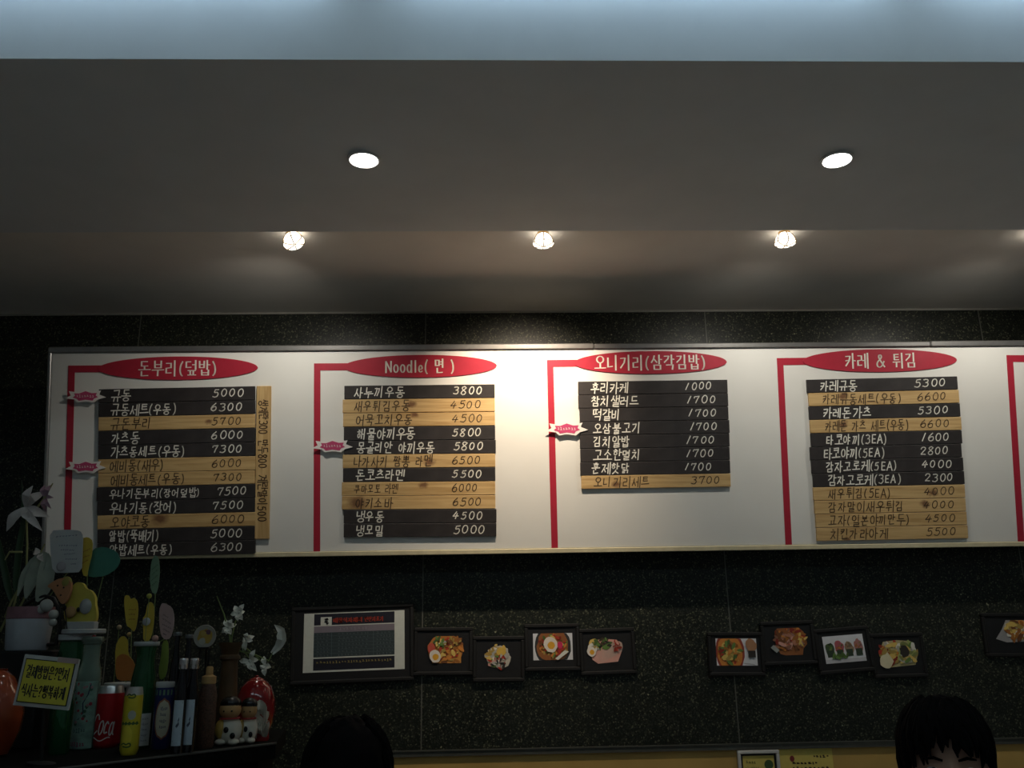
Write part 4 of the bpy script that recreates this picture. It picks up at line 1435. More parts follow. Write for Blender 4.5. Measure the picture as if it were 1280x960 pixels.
flowers = [
    [(299, 766), [(293, 757), (305, 755), (306, 764), (297, 776), (288, 768), (303, 775)], 6],
    [(286, 784), [(281, 774), (290, 774), (296, 780), (289, 793), (277, 791), (283, 793)], 6],
    [(308, 799), [(318, 795), (316, 801), (303, 801), (309, 791), (305, 816)], 6],
    [(312, 826), [(299, 826), (319, 812), (324, 824), (321, 839), (304, 832), (314, 838)], 6],
    [(331, 831), [(330, 820), (326, 836), (339, 834), (331, 845)], 6],
]
for c_, tips, wpx in flowers:
    b = MB()
    for k, q in enumerate(tips):
        a_, e_ = W3(*c_), W3(*q, dy=-.012 if k % 2 else .006)
        mid = a_.lerp(e_, .55) + Vector((0, -.008, 0))
        b.petal([a_, mid, e_], wpx * S * 1.1, (0, -1, .2), .35)
    b.ball(W3(*c_, dy=-.004), .004)
    b.build('bloom', PETAL_W, t, True)
b = MB()
b.petal([W3(343, 781), W3(352, 788, -.01), W3(353, 800, -.012), W3(348, 809), W3(340, 817)], 12 * S, (0, -1, 0), .8, prof=(.05, .45, .8, 1, 1, .92, .78, .6, .4))
b.build('calla_petal', PETAL_W, t, True)

# ---- red round pot behind the figures
p = spot(319, 880, 2.66)
S = px_size(p)
RED_G = mat('red_lacquer', (.24, .010, .012), .16, var=.08, coat=.5)
t = thing('red_pot', 'glossy red round pot with a small peaked lid, behind the figures', 'pot', p)
zt = top_z(314, 844, 2.66) - Z_CTR
R = 25 * S
lathe_part('pot_body', [(R * .45, 0), (R * .70, .006), (R * .93, zt * .22), (R, zt * .44), (R * .95, zt * .62), (R * .76, zt * .80), (R * .48, zt * .905), (R * .38, zt * .925)], RED_G, t, 44)
lathe_part('lid', [(R * .37, zt * .925), (R * .34, zt * .94), (R * .18, zt * .965), (R * .10, zt * .975), (R * .11, zt * .99), (R * .04, zt)], RED_G, t)

# ---- little figures
SKIN_T = mat('tan_clay', (.42, .25, .10), .6)
CLAY_W = mat('white_clay', (.60, .57, .48), .55)
CLAY_Y = mat('ochre_clay', (.45, .29, .06), .55)
CLAY_K = mat('black_clay', (.008, .008, .010), .25)
CLAY_R = mat('red_clay', (.35, .02, .02), .5)


def figure(px, py, top, wpx, label, seed):
    p = spot(px, py)
    S = px_size(p)
    h = top_z(px, top, p.y) - Z_CTR
    t = thing('clay_figure', label, 'figurine', p, 'little clay figures')
    w_ = wpx * S / 2
    b = MB(); b.ball((0, 0, h * .30), (w_ * .95, w_ * .8, h * .31)); body = b.build('body', CLAY_W, t, True)
    b = MB()
    b.ball((-w_ * .55, -w_ * .45, h * .33), (w_ * .42, w_ * .4, h * .2), CLAY_Y)
    for x, z in ((-.05, .32), (.45, .2)):
        b.ball((x * w_, -w_ * .74, h * z), (w_ * .2, w_ * .14, h * .065), CLAY_K)
    b.build('patch', None, body, True)
    for s in (-1, 1):
        b = MB(); b.ball((s * w_ * .5, -w_ * .5, h * .07), (w_ * .4, w_ * .5, h * .07)); b.build('foot', CLAY_W, t, True)
    b = MB(); b.ball((0, -w_ * .1, h * .72), (w_ * .82, w_ * .75, h * .21)); hd = b.build('head', SKIN_T, t, True)
    b = MB(); b.ball((0, -w_ * .02, h * .84), (w_ * .80, w_ * .76, h * .16)); b.build('hair', CLAY_K, hd, True)
    for s in (-1, 1):
        b = MB(); b.ball((s * w_ * .3, -w_ * .80, h * .70), w_ * .07); b.build('eye', CLAY_K, hd, True)
    b = MB()
    b.tube([(w_ * .7 * math.cos(a), -w_ * .1 + w_ * .7 * math.sin(a), h * .545) for a in [2 * PI * k / 20 for k in range(21)]], h * .022, 6)
    b.build('red_collar', CLAY_R, t, True)


figure(285.5, 931, 870, 33, 'larger clay figure with black hair and ochre patch, beside the brown bottle', 1)
figure(309, 929, 872, 25, 'smaller clay figure with black hair, beside the white frilled bow', 2)
# frilled bow
p = spot(326, 926)
S = px_size(p)
t = thing('frilled_bow', 'white frilled ruffle with a red ribbon beside the clay figures', 'ornament', p)
b = MB(); rnd = random.Random(9)
for k in range(22):
    a_ = rnd.uniform(-.9, .9)
    zb = rnd.uniform(.30, .98)
    q = Vector((a_ * 9 * S, rnd.uniform(-.008, .008), (926 - 886) * S * zb))
    b.petal([q + Vector((0, -.012, -.018)), q + Vector((rnd.uniform(-.004, .004), -.020, 0)), q + Vector((rnd.uniform(-.012, .012), -.014, .020))], 11 * S, (rnd.uniform(-.6, .6), -1, .3), .6, prof=(.5, .7, .9, 1, 1, 1, .9, .7, .4))
b.build('ruffle', CLAY_W, t, True)
b = MB(); b.lathe([(9 * S, 0), (10 * S, .006), (9 * S, .025), (7 * S, .05), (4 * S, .066)], 20, sy=.6); b.build('core', CLAY_R, t, True)
b = MB(); b.tube([(-9 * S, -.012, 33 * S), (0, -.018, 30 * S), (9 * S, -.014, 22 * S)], .004, 8); b.build('ribbon', CLAY_R, t, True)

# ---- blossom-printed bottle
p = spot(101.5, 936)
S = px_size(p)
r = 14.6 * S
zt = top_z(104, 801, p.y) - Z_CTR
t = thing('blossom_bottle', 'pale green glass bottle printed with red blossoms on a dark branch', 'bottle', p)
lathe_part('bottle_body', [(r * .9, 0), (r, .004), (r, zt * .66), (r * .96, zt * .71), (r * .80, zt * .77), (r * .72, zt * .82), (r * .70, zt * .965), (r * .82, zt * .97), (r * .82, zt)], GLASS_P, t)
b = MB()
wrapped_patch(b, r + .0004, .003, zt * .62, -1.25, 1.25, mat('mint_sleeve', (.20, .34, .28), .4, var=.35, scale=45))
W_ = wrap(r + .0009, 0)
BRANCH = paint((.02, .03, .07), tag='print')
br = [(.15, .25), (-.2, .27), (.2, .33), (.1, .42), (.45, .5), (.6, .6)]
for a_, c_ in zip(br[1:], br[2:]):
    b.add([W_(a_[0] * r, a_[1] * zt), W_(c_[0] * r, c_[1] * zt), W_((c_[0] + .09) * r, c_[1] * zt), W_((a_[0] + .09) * r, a_[1] * zt)], [(0, 1, 2, 3)], BRANCH)
rnd = random.Random(3)
for k in range(30):
    cx, cz, rr = rnd.uniform(-.8, .8) * r, rnd.uniform(.22, .6) * zt, rnd.uniform(.07, .15) * r
    b.add([W_(cx + rr * math.cos(a), cz + rr * math.sin(a)) for a in [2 * PI * q / 9 for q in range(9)]], [tuple(range(9))], paint(((.34, .03, .05), (.40, .20, .22), (.04, .10, .06))[k % 3], tag='print'))
lettering(b, 'Coca', 0, zt * .15, 0.001, zt * .2, .0001, BRANCH, W_) if False else scribble(b, -.5 * r, zt * .15, .6 * r, zt * .20, .0016, paint((.03, .08, .09), tag='print'), W_, 4, 5)
scribble(b, -.7 * r, zt * .02, .6 * r, zt * .08, .0022, paint((.26, .05, .12), tag='print'), W_, 6, 5)
b.build('printed_sleeve', None, t)
lathe_part('cap', [(r * .88, zt - .003), (r * .90, zt + .001), (r * .88, zt + .008), (r * .82, zt + .010)], mat('dull_green_cap', (.10, .14, .11), .4), t)

# ---- big jar behind it with a stack of white lids
p = spot(97, 790, 2.52)
S = px_size(p)
r = 22 * S
zt = top_z(97, 797, 2.52) - Z_CTR
t = thing('big_jar', 'large dark green jar with two white lids, under the yellow felt flower', 'jar', p)
lathe_part('jar_body', [(r * .85, 0), (r * .98, .006), (r * .98, zt * .8), (r * .85, zt * .9), (r * .85, zt - .006)], GLASS_G, t)
lathe_part('lid', [(r * .92, zt - .008), (r * 1.0, zt - .006), (r * 1.0, zt + .008), (r * .95, zt + .009)], LID_W, t)
b = MB(); b.lathe([(r * 1.05, zt + .009), (r * 1.2, zt + .011), (r * 1.2, zt + .020), (r * 1.16, zt + .022)], 36, (8 * S, 0, 0)); b.build('lid', LID_W, t, True)
BIG_LID = Z_CTR + zt + .022
b = MB(); b.tube([(r * .8 + 6 * S, -r * .72, zt - .012), (r * .98 + 6 * S, -r * .55, zt + .004)], [.007, .005], 8); b.build('red_tag', CLAY_R, t)

# ---- small dark bottle behind the sign
p = spot(74, 934, 2.33)
S = px_size(p)
r = 12 * S
t = thing('dark_green_bottle', 'dark green glass bottle half hidden behind the yellow sign', 'bottle', p)
zt = top_z(74, 840, 2.33) - Z_CTR
lathe_part('bottle_body', [(r * .9, 0), (r, .004), (r, zt * .6), (r * .85, zt * .72), (r * .45, zt * .85), (r * .42, zt * .96)], GLASS_G, t)
lathe_part('cap', [(r * .5, zt * .95), (r * .52, zt * .96), (r * .5, zt)], SILVER, t)

# ---- orange-red round pot at the very end
p = spot(-19, 930, 2.30)
S = px_size(p)
t = thing('orange_pot', 'glossy orange red round pot cut by the edge, under the white flower pot', 'pot', p)
zt = top_z(-19, 838, 2.30) - Z_CTR
R = 40 * S
lathe_part('pot_body', [(R * .45, 0), (R * .7, .006), (R * .95, zt * .28), (R, zt * .5), (R * .9, zt * .72), (R * .6, zt * .92), (R * .35, zt)], mat('orange_lacquer', (.30, .055, .018), .16, coat=.5), t, 44)
lathe_part('rim', [(R * .36, zt - .004), (R * .38, zt + .003), (R * .3, zt + .004), (R * .29, zt - .01)], mat('orange_lacquer_rim', (.25, .045, .015), .2), t)

# ---- yellow sign
Ys = 2.12
TLp, TRp, BRp, BLp = [on_y(*q, Ys) for q in ((28.7, 816.4), (95.8, 825.2), (90.2, 887.2), (19.8, 882.6))]
c = (TLp + TRp + BRp + BLp) / 4
ex = ((TRp - TLp) + (BRp - BLp)) / 2
ez = ((TLp - BLp) + (TRp - BRp)) / 2
wd, hh = ex.length, ez.length
ex.normalize()
ey = Vector((0, 1, 0))
ez = (ez - ex * ez.dot(ex)).normalized()
ex = ey.cross(ez).normalized()
M = Matrix((ex, ey, ez)).transposed().to_4x4()
M.translation = c
t = thing('yellow_sign', 'tilted yellow sign in a white holder with two lines of black lettering', 'sign', M=M)
b = MB(); b.bevel_box((-wd / 2, -.003, -hh / 2), (wd / 2, .004, hh / 2), .001); b.build('holder', mat('clear_white_acrylic', (.45, .45, .44), .25), t)
b = MB(); b.box((-wd / 2 + .006, -.0042, -hh / 2 + .008), (wd / 2 - .006, -.0028, hh / 2 - .008)); b.build('black_border', BLACK_PRINT, t)
b = MB(); b.box((-wd / 2 + .008, -.005, -hh / 2 + .010), (wd / 2 - .008, -.004, hh / 2 - .010)); b.build('yellow_sheet', paint((.60, .52, .055), tag='yellow_paper'), t)
b = MB()
INK = paint((.015, .012, .02), tag='print')
pp = lambda x, y: (x, -.0054, y)
lettering(b, '결제방법은?먼저', -wd * .39, hh * .06, wd * .38, hh * .30, .0025, INK, pp, jitter=.01)
lettering(b, '식사는?행복하게', -wd * .40, -hh * .30, wd * .38, -hh * .07, .0025, INK, pp, jitter=.01)
b.build('lettering', INK, t)
b = MB(); b.box((wd * .12, -.006, hh * .5 - .010), (wd * .5, -.0042, hh * .5 + .001)); b.build('tape', mat('pinkish_tape', (.36, .26, .24), .5), t)
Mi = M.inverted()
b = MB()
foot = Vector((c.x, Ys + .02, Z_CTR))
b.tube([(0, .006, 0), (0, .008, -hh * .45), Mi @ (foot + Vector((0, 0, .006)))], .004, 8)
b.lathe([(.03, 0), (.03, .004), (.006, .008)], 20, Mi @ foot)
b.build('sign_stand', BLACK_WOOD, t)

# ---- white flower pot on a dark box
Yp = 2.52
pl_, pr_ = on_y(4, 812, Yp), on_y(62, 812, Yp)
zb = on_y(32, 813, Yp).z
S = px_size(pl_)
xc = (pl_.x + pr_.x) / 2
t = thing('display_box', 'black display box raising the white flower pot', 'box', (xc, Yp, Z_CTR))
b = MB(); b.bevel_box((-.07, -.06, 0), (.07, .06, zb - Z_CTR), .004); b.build('box_body', mat('matt_black_card', (.008, .008, .008), .7), t)
b = MB(); b.box((-.069, -.059, zb - Z_CTR - .012), (.069, .059, zb - Z_CTR - .009)); b.build('lid_line', BLACK_WOOD, t)
t = thing('flower_pot', 'white flower pot with a dusky pink band and a dark handle', 'flower pot', (xc, Yp, zb))
R = 27 * S
H1, H2 = top_z(32, 774, Yp) - zb, top_z(32, 759, Yp) - zb
lathe_part('pot_body', [(R * .84, 0), (R * .9, .004), (R, H1)], mat('bluish_white_ceramic', (.46, .50, .54), .35, var=.06), t, 40)
lathe_part('pink_band', [(R, H1), (R * 1.03, H1 + .002), (R * 1.0, H2), (R * .9, H2), (R * .86, H1)], mat('dusky_pink_band', (.26, .13, .15), .5, var=.2), t, 40)
b = MB()
W3 = lambda px, py, dy=0.0: on_y(px, py, Yp + dy) - Vector((xc, Yp, zb))
b.tube([W3(30, 757), W3(42, 749), W3(57, 745, -.01), W3(67, 748, -.02), W3(73, 760, -.02), W3(75, 785, -.02), W3(70, 805, -.015), W3(60, 806, 0)], .0052, 10)
b.build('handle', mat('black_rubber', (.010, .009, .011), .5), t, True)
b = MB()
for px, py, rr in ((58, 757, 8), (50, 762, 6), (67, 768, 6), (66, 778, 5)):
    b.ball(W3(px, py, -.035), (rr * S, rr * S * .8, rr * S))
b.build('paper_filling', mat('crumpled_white_paper', (.42, .43, .40), .7, bump=.4), t, True)

# ---- lily growing from the white pot
og = Vector((xc, Yp, zb + H2))
W3 = lambda px, py, dy=0.0: on_y(px, py, Yp + dy) - og
PINKW = mat('pinkish_white_petal', (.56, .51, .48), .6, var=.12)
GREYW = mat('greenish_white_petal', (.30, .33, .27), .6, var=.15)
STEM_Y = mat('yellow_green_stem', (.24, .24, .09), .6)
t = thing('lily_plant', 'tall lily plant with pinkish white blooms growing from the white pot', 'plant', og)
b = MB()
for s in ([(6, 772), (14, 752), (24, 735), (38, 712), (50, 692), (56, 680)], [(14, 770), (20, 745), (33, 710), (34, 680), (33, 650), (32, 634)], [(20, 768), (32, 745), (44, 730)], [(33, 655), (42, 640), (56, 622), (66, 604)], [(28, 690), (12, 690), (6, 700)], [(0, 790), (10, 768), (20, 752)]):
    b.tube([W3(*q) for q in s], [.003] * (len(s) - 1) + [.0016], 6)
b.build('stem', STEM_Y, t)
for c_, tips, wpx, m_ in (
    ((31, 634), [(8, 664), (41, 607), (58, 614), (53, 664), (62, 646), (38, 652)], 11, PINKW),
    ((57, 622), [(66, 605), (64, 636), (56, 606), (67, 622), (58, 640)], 6, mat('mauve_petal', (.28, .17, .22), .6)),
    ((52, 690), [(42, 690), (54, 702), (50, 700)], 8, PINKW),
):
    b = MB()
    for k, q in enumerate(tips):
        a_, e_ = W3(*c_), W3(*q, dy=-.02 if k % 2 else .01)
        b.petal([a_, a_.lerp(e_, .5) + Vector((0, -.015, 0)), e_], wpx * S * (1.15 if k % 2 == 0 else .9), (.1, -1, .1), .35)
    b.build('bloom', m_, t, True)
for line, wpx in (([(57, 690), (50, 705), (40, 725), (32, 748)], 17), ([(58, 692), (60, 712), (56, 735), (46, 752)], 20), ([(56, 690), (44, 700), (30, 720), (22, 745)], 10)):
    b = MB(); b.petal([W3(*q, dy=-.01) for q in line], wpx * S, (.2, -1, 0), .5, prof=(.3, .6, .85, 1, 1, .95, .8, .55, .15)); b.build('leaf', GREYW, t, True)
for line in ([(24, 768), (20, 730), (24, 690), (30, 650), (27, 600)], [(22, 770), (12, 740), (4, 700), (-4, 660)]):
    b = MB(); b.petal([W3(*q, dy=.03) for q in line], 9 * S, (0, -1, 0), .4); b.build('leaf', mat('dark_green_leaf', (.02, .05, .018), .5), t, True)


# ---- message cards on picks
def card(name, label, outline, Y, material, support_z, stick_px, group=None, lines=(), ink=(.1, .08, .1), extra=None):
    xs = [q[0] for q in outline]
    c = on_y(sum(xs) / len(xs), max(q[1] for q in outline), Y)
    t = thing(name, label, 'card', (c.x, Y, c.z), group)
    og = Vector((c.x, Y, c.z))
    b = MB()
    pts = [on_y(*q, Y) - og for q in smooth_closed(outline)]
    b.slab(pts, (0, -1, 0), .0018)
    b.build('paper', material, t)
    if lines:
        b = MB()
        I_ = paint(ink, tag='print')
        for k, (x0, y0, x1, y1) in enumerate(lines):
            # writing follows a slanted line in the card's own plane
            a_, e_ = on_y(x0, y0, Y) - og, on_y(x1, y1, Y) - og
            d_ = (e_ - a_)
            L = d_.length
            d_.normalize()
            n_ = Vector((0, -1, 0)).cross(d_) * -1
            scribble(b, 0, -.0022, L, .0022, .0009, I_, lambda x, y: tuple(a_ + d_ * x + n_ * y + Vector((0, -.0004, 0))), k, 6)
        b.build('writing', None, t)
    if extra:
        extra(t, og)
    foot = on_y(*stick_px, Y)
    b = MB()
    mid = Vector((0, .003, .006))
    b.tube([mid, Vector((foot.x, Y + .003, support_z)) - og], .0014, 6)
    b.build('pick', STEM_G, t)
    return t


def smooth_closed(p, it=1):
    for _ in range(it):
        q = []
        for a, c in zip(p, p[1:] + p[:1]):
            q.append((a[0] * .78 + c[0] * .22, a[1] * .78 + c[1] * .22))
            q.append((a[0] * .22 + c[0] * .78, a[1] * .22 + c[1] * .78))
        p = q
    return p


CY = paint((.55, .40, .045), tag='card'); CG = paint((.17, .27, .17), tag='card'); CP = paint((.42, .30, .29), tag='card')
CO = paint((.48, .17, .035), tag='card'); CW = paint((.46, .47, .46), tag='card'); CT = paint((.05, .20, .15), tag='card'); CL = paint((.25, .34, .06), tag='card')


def closed(*pts):
    return list(pts)


def memo_ring(px, py, r_px, material, Y):
    def f(t, og):
        b = MB(); S_ = px_size(on_y(px, py, Y))
        b.ball(on_y(px, py, Y - .004) - og, (r_px * S_, .003, r_px * S_)); b.build('sticker', material, t, True)
    return f


card('message_card', 'white handwritten message card in front of the board corner', closed((62, 663), (84, 662), (100, 663), (104, 670), (103, 690), (102, 715), (84, 716), (66, 716), (63, 690)), 2.50, CW, zb + H2, (50, 768), 'message cards on picks',
     [(70, 671, 97, 669), (74, 682, 97, 682), (76, 687, 93, 688), (80, 693, 94, 692), (82, 699, 97, 699), (88, 705, 95, 705)], (.09, .08, .16), memo_ring(76.5, 708, 6, paint((.36, .33, .34), tag='card'), 2.50))
card('message_card', 'yellow feather-shaped message card tucked beside the white handwritten one', closed((102, 673), (110, 671), (116, 676), (115, 693), (110, 712), (109, 721), (103, 719), (101, 695)), 2.515, CY, BIG_LID, (106, 790), 'message cards on picks',
     [(104, 690, 113, 686), (104, 697, 112, 694), (103, 704, 110, 700)], (.25, .06, .03))
card('message_card', 'dark green leaf-shaped message card under the donburi planks', closed((111, 700), (116, 686), (130, 683), (146, 689), (151, 700), (146, 711), (132, 720), (112, 722), (109, 715)), 2.54, CT, BIG_LID, (112, 790), 'message cards on picks')
card('message_card', 'pale green slim message card reaching up to the bottom edge of the board', closed((193, 694), (198, 696), (200, 712), (198, 732), (195, 743), (189, 740), (187, 722), (189, 702)), 2.44, CG, GB_TOP, (190, 800), 'message cards on picks',
     [(190, 712, 197, 706), (190, 719, 197, 712), (189, 726, 197, 719), (190, 732, 196, 727)], (.05, .12, .06))
card('message_card', 'yellow double-tongued message card above the grey lidded jar', closed((156, 744), (161, 744), (163, 749), (168, 747), (172, 752), (173, 765), (170, 785), (167, 790), (163, 785), (158, 782), (156, 765), (155, 752)), 2.56, CY, JAR_LID, (163, 850), 'message cards on picks',
     [(161, 762, 170, 762), (161, 768, 169, 768), (161, 774, 169, 774)], (.22, .06, .02))
card('message_card', 'yellow and white message card standing on the green bottle', closed((184, 755), (188, 752), (192, 755), (193, 770), (191, 788), (187, 801), (179, 802), (179, 785), (178, 773), (182, 768)), 2.43, CY, GB_TOP, (186, 801), 'message cards on picks',
     (), extra=memo_ring(183, 777, 5, paint((.40, .40, .42), tag='card'), 2.43))
card('message_card', 'pink oval message card with slanted writing, above the navy blue can', closed((202, 754), (206, 754), (215, 759), (218, 770), (217, 785), (213, 798), (206, 800), (201, 794), (199, 778), (199, 762)), 2.46, CP, GB_TOP - .005, (196, 801), 'message cards on picks',
     [(204, 768, 210, 772), (203, 773, 214, 780), (203, 780, 214, 786), (204, 786, 212, 791), (204, 792, 208, 794)], (.08, .06, .08))
card('message_card', 'yellow and orange spoon-shaped message card on the grey lid', closed((150, 796), (156, 795), (160, 801), (160, 818), (168, 828), (170, 840), (166, 851), (147, 851), (144, 840), (144, 808)), 2.55, CY, JAR_LID, (157, 852), 'message cards on picks',
     (), extra=lambda t, og: (lambda b: (b.slab([on_y(*q, 2.5475) - og for q in smooth_closed([(145, 822), (152, 817), (160, 819), (168, 828), (170, 840), (166, 851), (147, 851), (144, 838)])], (0, -1, 0), .0012), b.build('orange_half', CO, t)))(MB()))
card('message_card', 'narrow lime green message card behind the navy blue can lid', closed((203, 801), (210, 800), (211, 820), (208, 845), (200, 851), (198, 838), (201, 822)), 2.47, CL, Z_CTR, (205, 870), 'message cards on picks')

# ---- felt flower and bird standing on the big jar's lid
Yf = 2.50
FELT_Y = mat('yellow_felt', (.50, .42, .07), .9, var=.1, bump=.2); FELT_O = mat('orange_felt', (.42, .19, .085), .9, var=.1, bump=.2); FELT_W = mat('grey_white_felt', (.36, .37, .36), .9)
p0 = on_y(106, 786, Yf)
t = thing('felt_flower', 'yellow felt flower with a pale round centre, on the white lids', 'ornament', (p0.x, Yf, BIG_LID))
og = Vector((p0.x, Yf, BIG_LID))
Wf = lambda px, py, dy=0.0: on_y(px, py, Yf + dy) - og
base = [(88, 735), (96, 727), (104, 729), (107, 736), (114, 738), (119, 746), (119, 756), (121, 766), (120, 776), (114, 783), (104, 784), (94, 782), (84, 782), (80, 772), (80, 760), (84, 748)]
b = MB(); b.slab([Wf(*q) for q in smooth_closed(base, 2)], (0, -1, 0), .014); fl_ = b.build('felt_body', FELT_Y, t, True)
b = MB(); b.ball(Wf(107, 758, -.002), (7.5 * S, .007, 9.5 * S)); b.build('pale_centre', FELT_W, t, True)
b = MB(); b.ball(Wf(88, 765, -.004), (7 * S, .008, 7 * S), SKIN_T); b.ball(Wf(81, 760, -.006), (2.2 * S, .004, 3.5 * S), CLAY_K); b.ball(Wf(97.5, 762, -.006), (1.8 * S, .004, 3 * S), CLAY_K); b.build('little_face', None, t, True)
b = MB(); b.bevel_box((Wf(84, 782).x, -.012, -.0005), (Wf(120, 782).x, .016, Wf(100, 777).z), .002); b.build('felt_base', FELT_W, t)
p1 = on_y(75, 740, Yf)
t = thing('felt_bird', 'small orange felt bird with a pointed beak, beside the yellow felt flower', 'ornament', (p1.x, Yf - .02, p1.z))
og2 = Vector((p1.x, Yf - .02, p1.z))
Wg = lambda px, py, dy=0.0: on_y(px, py, Yf - .02 + dy) - og2
bird = [(58, 733), (66, 727), (74, 723), (83, 722), (89, 727), (88, 740), (83, 752), (77, 756), (71, 746), (66, 737)]
b = MB(); b.slab([Wg(*q) for q in smooth_closed(bird, 2)], (0, -1, 0), .012); b.build('bird_body', FELT_O, t, True)
for q in ((72, 732), (79.5, 734.5), (76, 744)):
    b = MB(); b.ball(Wg(*q, dy=-.001), (1.1 * S, .002, 1.1 * S)); b.build('bead_eye', CLAY_K, t, True)
b = MB()
b.ball(Wg(83, 728, .006), (7 * S, .008, 7.5 * S)); b.build('olive_crest', mat('olive_felt', (.26, .24, .06), .9), t, True)
b = MB(); b.tube([Wg(80, 750, .006), Vector((on_y(84, 780, Yf - .02).x, Yf - .018, BIG_LID)) - og2], .0016, 6); b.build('wire_leg', BLACK_WOOD, t)

# ---- little balls on wires (berry picks)
for k, (px, py, rr, col, sz, lab) in enumerate(((149, 784, 3, (.34, .30, .20), JAR_LID, 'tan berry on a wire over the grey lidded jar, the higher of two'),
                                            (161.5, 793, 2.8, (.42, .32, .12), JAR_LID, 'tan berry on a wire over the grey lidded jar, touching the spoon-shaped card'),
                                            (186.5, 745, 3.2, (.34, .36, .06), GB_TOP, 'lime green berry on a wire between the slim green and yellow cards'),
                                            (194, 798, 4, (.42, .26, .22), GB_TOP, 'pink berry sitting on the grey lid of the green bottle'))):
    Yb = 2.60 if sz == JAR_LID else 2.405
    c = on_y(px, py, Yb)
    t = thing('berry_pick', lab, 'ornament', (c.x, Yb, c.z), 'berry picks among the cards')
    S_ = px_size(c)
    b = MB(); b.ball((0, 0, 0), rr * S_); b.build('berry', paint(col, tag='berry'), t, True)
    b = MB(); b.tube([(0, 0, 0), (0, 0, sz - c.z)], .001, 6); b.build('wire', STEM_G, t)

# ================================================================== PEOPLE
SKIN = mat('skin', (.50, .30, .21), .55, var=.05)
HAIR = mat('black_hair', (.0035, .003, .003), .85, var=.3, scale=200, spec=.08)
SHIRT = mat('charcoal_shirt', (.018, .018, .020), .85)
TROUS = mat('dark_trousers', (.012, .012, .016), .85)
SHOE = mat('black_shoe', (.008, .008, .008), .5)


def skin_mesh(name, verts, edges, radii, sub=2):
    me = bpy.data.meshes.new(name)
    me.from_pydata(verts, edges, [])
    o = bpy.data.objects.new(name, me)
    COL.objects.link(o)
    o.modifiers.new('s', 'SKIN')
    for v, r in zip(me.skin_vertices[0].data, radii):
        v.radius = r if isinstance(r, tuple) else (r, r)
    me.skin_vertices[0].data[0].use_root = True
    sb = o.modifiers.new('u', 'SUBSURF'); sb.levels = sb.render_levels = sub
    dg = bpy.context.evaluated_depsgraph_get()
    out = bpy.data.meshes.new_from_object(o.evaluated_get(dg))
    bpy.data.objects.remove(o)
    return out


def chain(spec):
    v, e, r, idx = [], [], [], {}
    for name, par, co, rad in spec:
        idx[name] = len(v)
        v.append(co); r.append(rad)
        if par:
            e.append((idx[par], idx[name]))
    return v, e, r


SEAT = .48
HZ = 1.29      # head centre height
def head_points():
    """A head with brow, eye sockets, nose, lips, chin; faces -Y."""
    nu, nv = 48, 36
    v = []
    for i in range(nv + 1):
        a = PI * i / nv
        for k in range(nu):
            t = 2 * PI * k / nu
            x, y, z = math.sin(a) * math.cos(t), math.sin(a) * math.sin(t), math.cos(a)
            wx, wy = .076, .095
            if z < 0:
                wx *= 1 - .30 * (-z) ** 1.5
                wy *= 1 - .12 * (-z)
            px, py, pz = x * wx, y * wy, z * .112
            if y < 0:
                g = lambda cx, cz, sx, sz: math.exp(-((px - cx) / sx) ** 2 - ((pz - cz) / sz) ** 2)
                d = .020 * g(0, -.030, .011, .018) + .010 * g(0, -.008, .009, .020)
                d += .004 * (g(.03, .014, .02, .007) + g(-.03, .014, .02, .007))
                d -= .007 * (g(.031, -.003, .014, .010) + g(-.031, -.003, .014, .010))
                d += .005 * g(0, -.060, .020, .006) + .004 * g(0, -.071, .018, .006) + .008 * g(0, -.098, .02, .014)
                d += .004 * (g(.045, -.03, .02, .02) + g(-.045, -.03, .02, .02))
                py -= d
            v.append((px, py, pz))
    f = []
    for i in range(nv):
        for k in range(nu):
            j = (k + 1) % nu
            f.append((i * nu + k, i * nu + j, i * nu + nu + j, i * nu + nu + k))
    return v, f


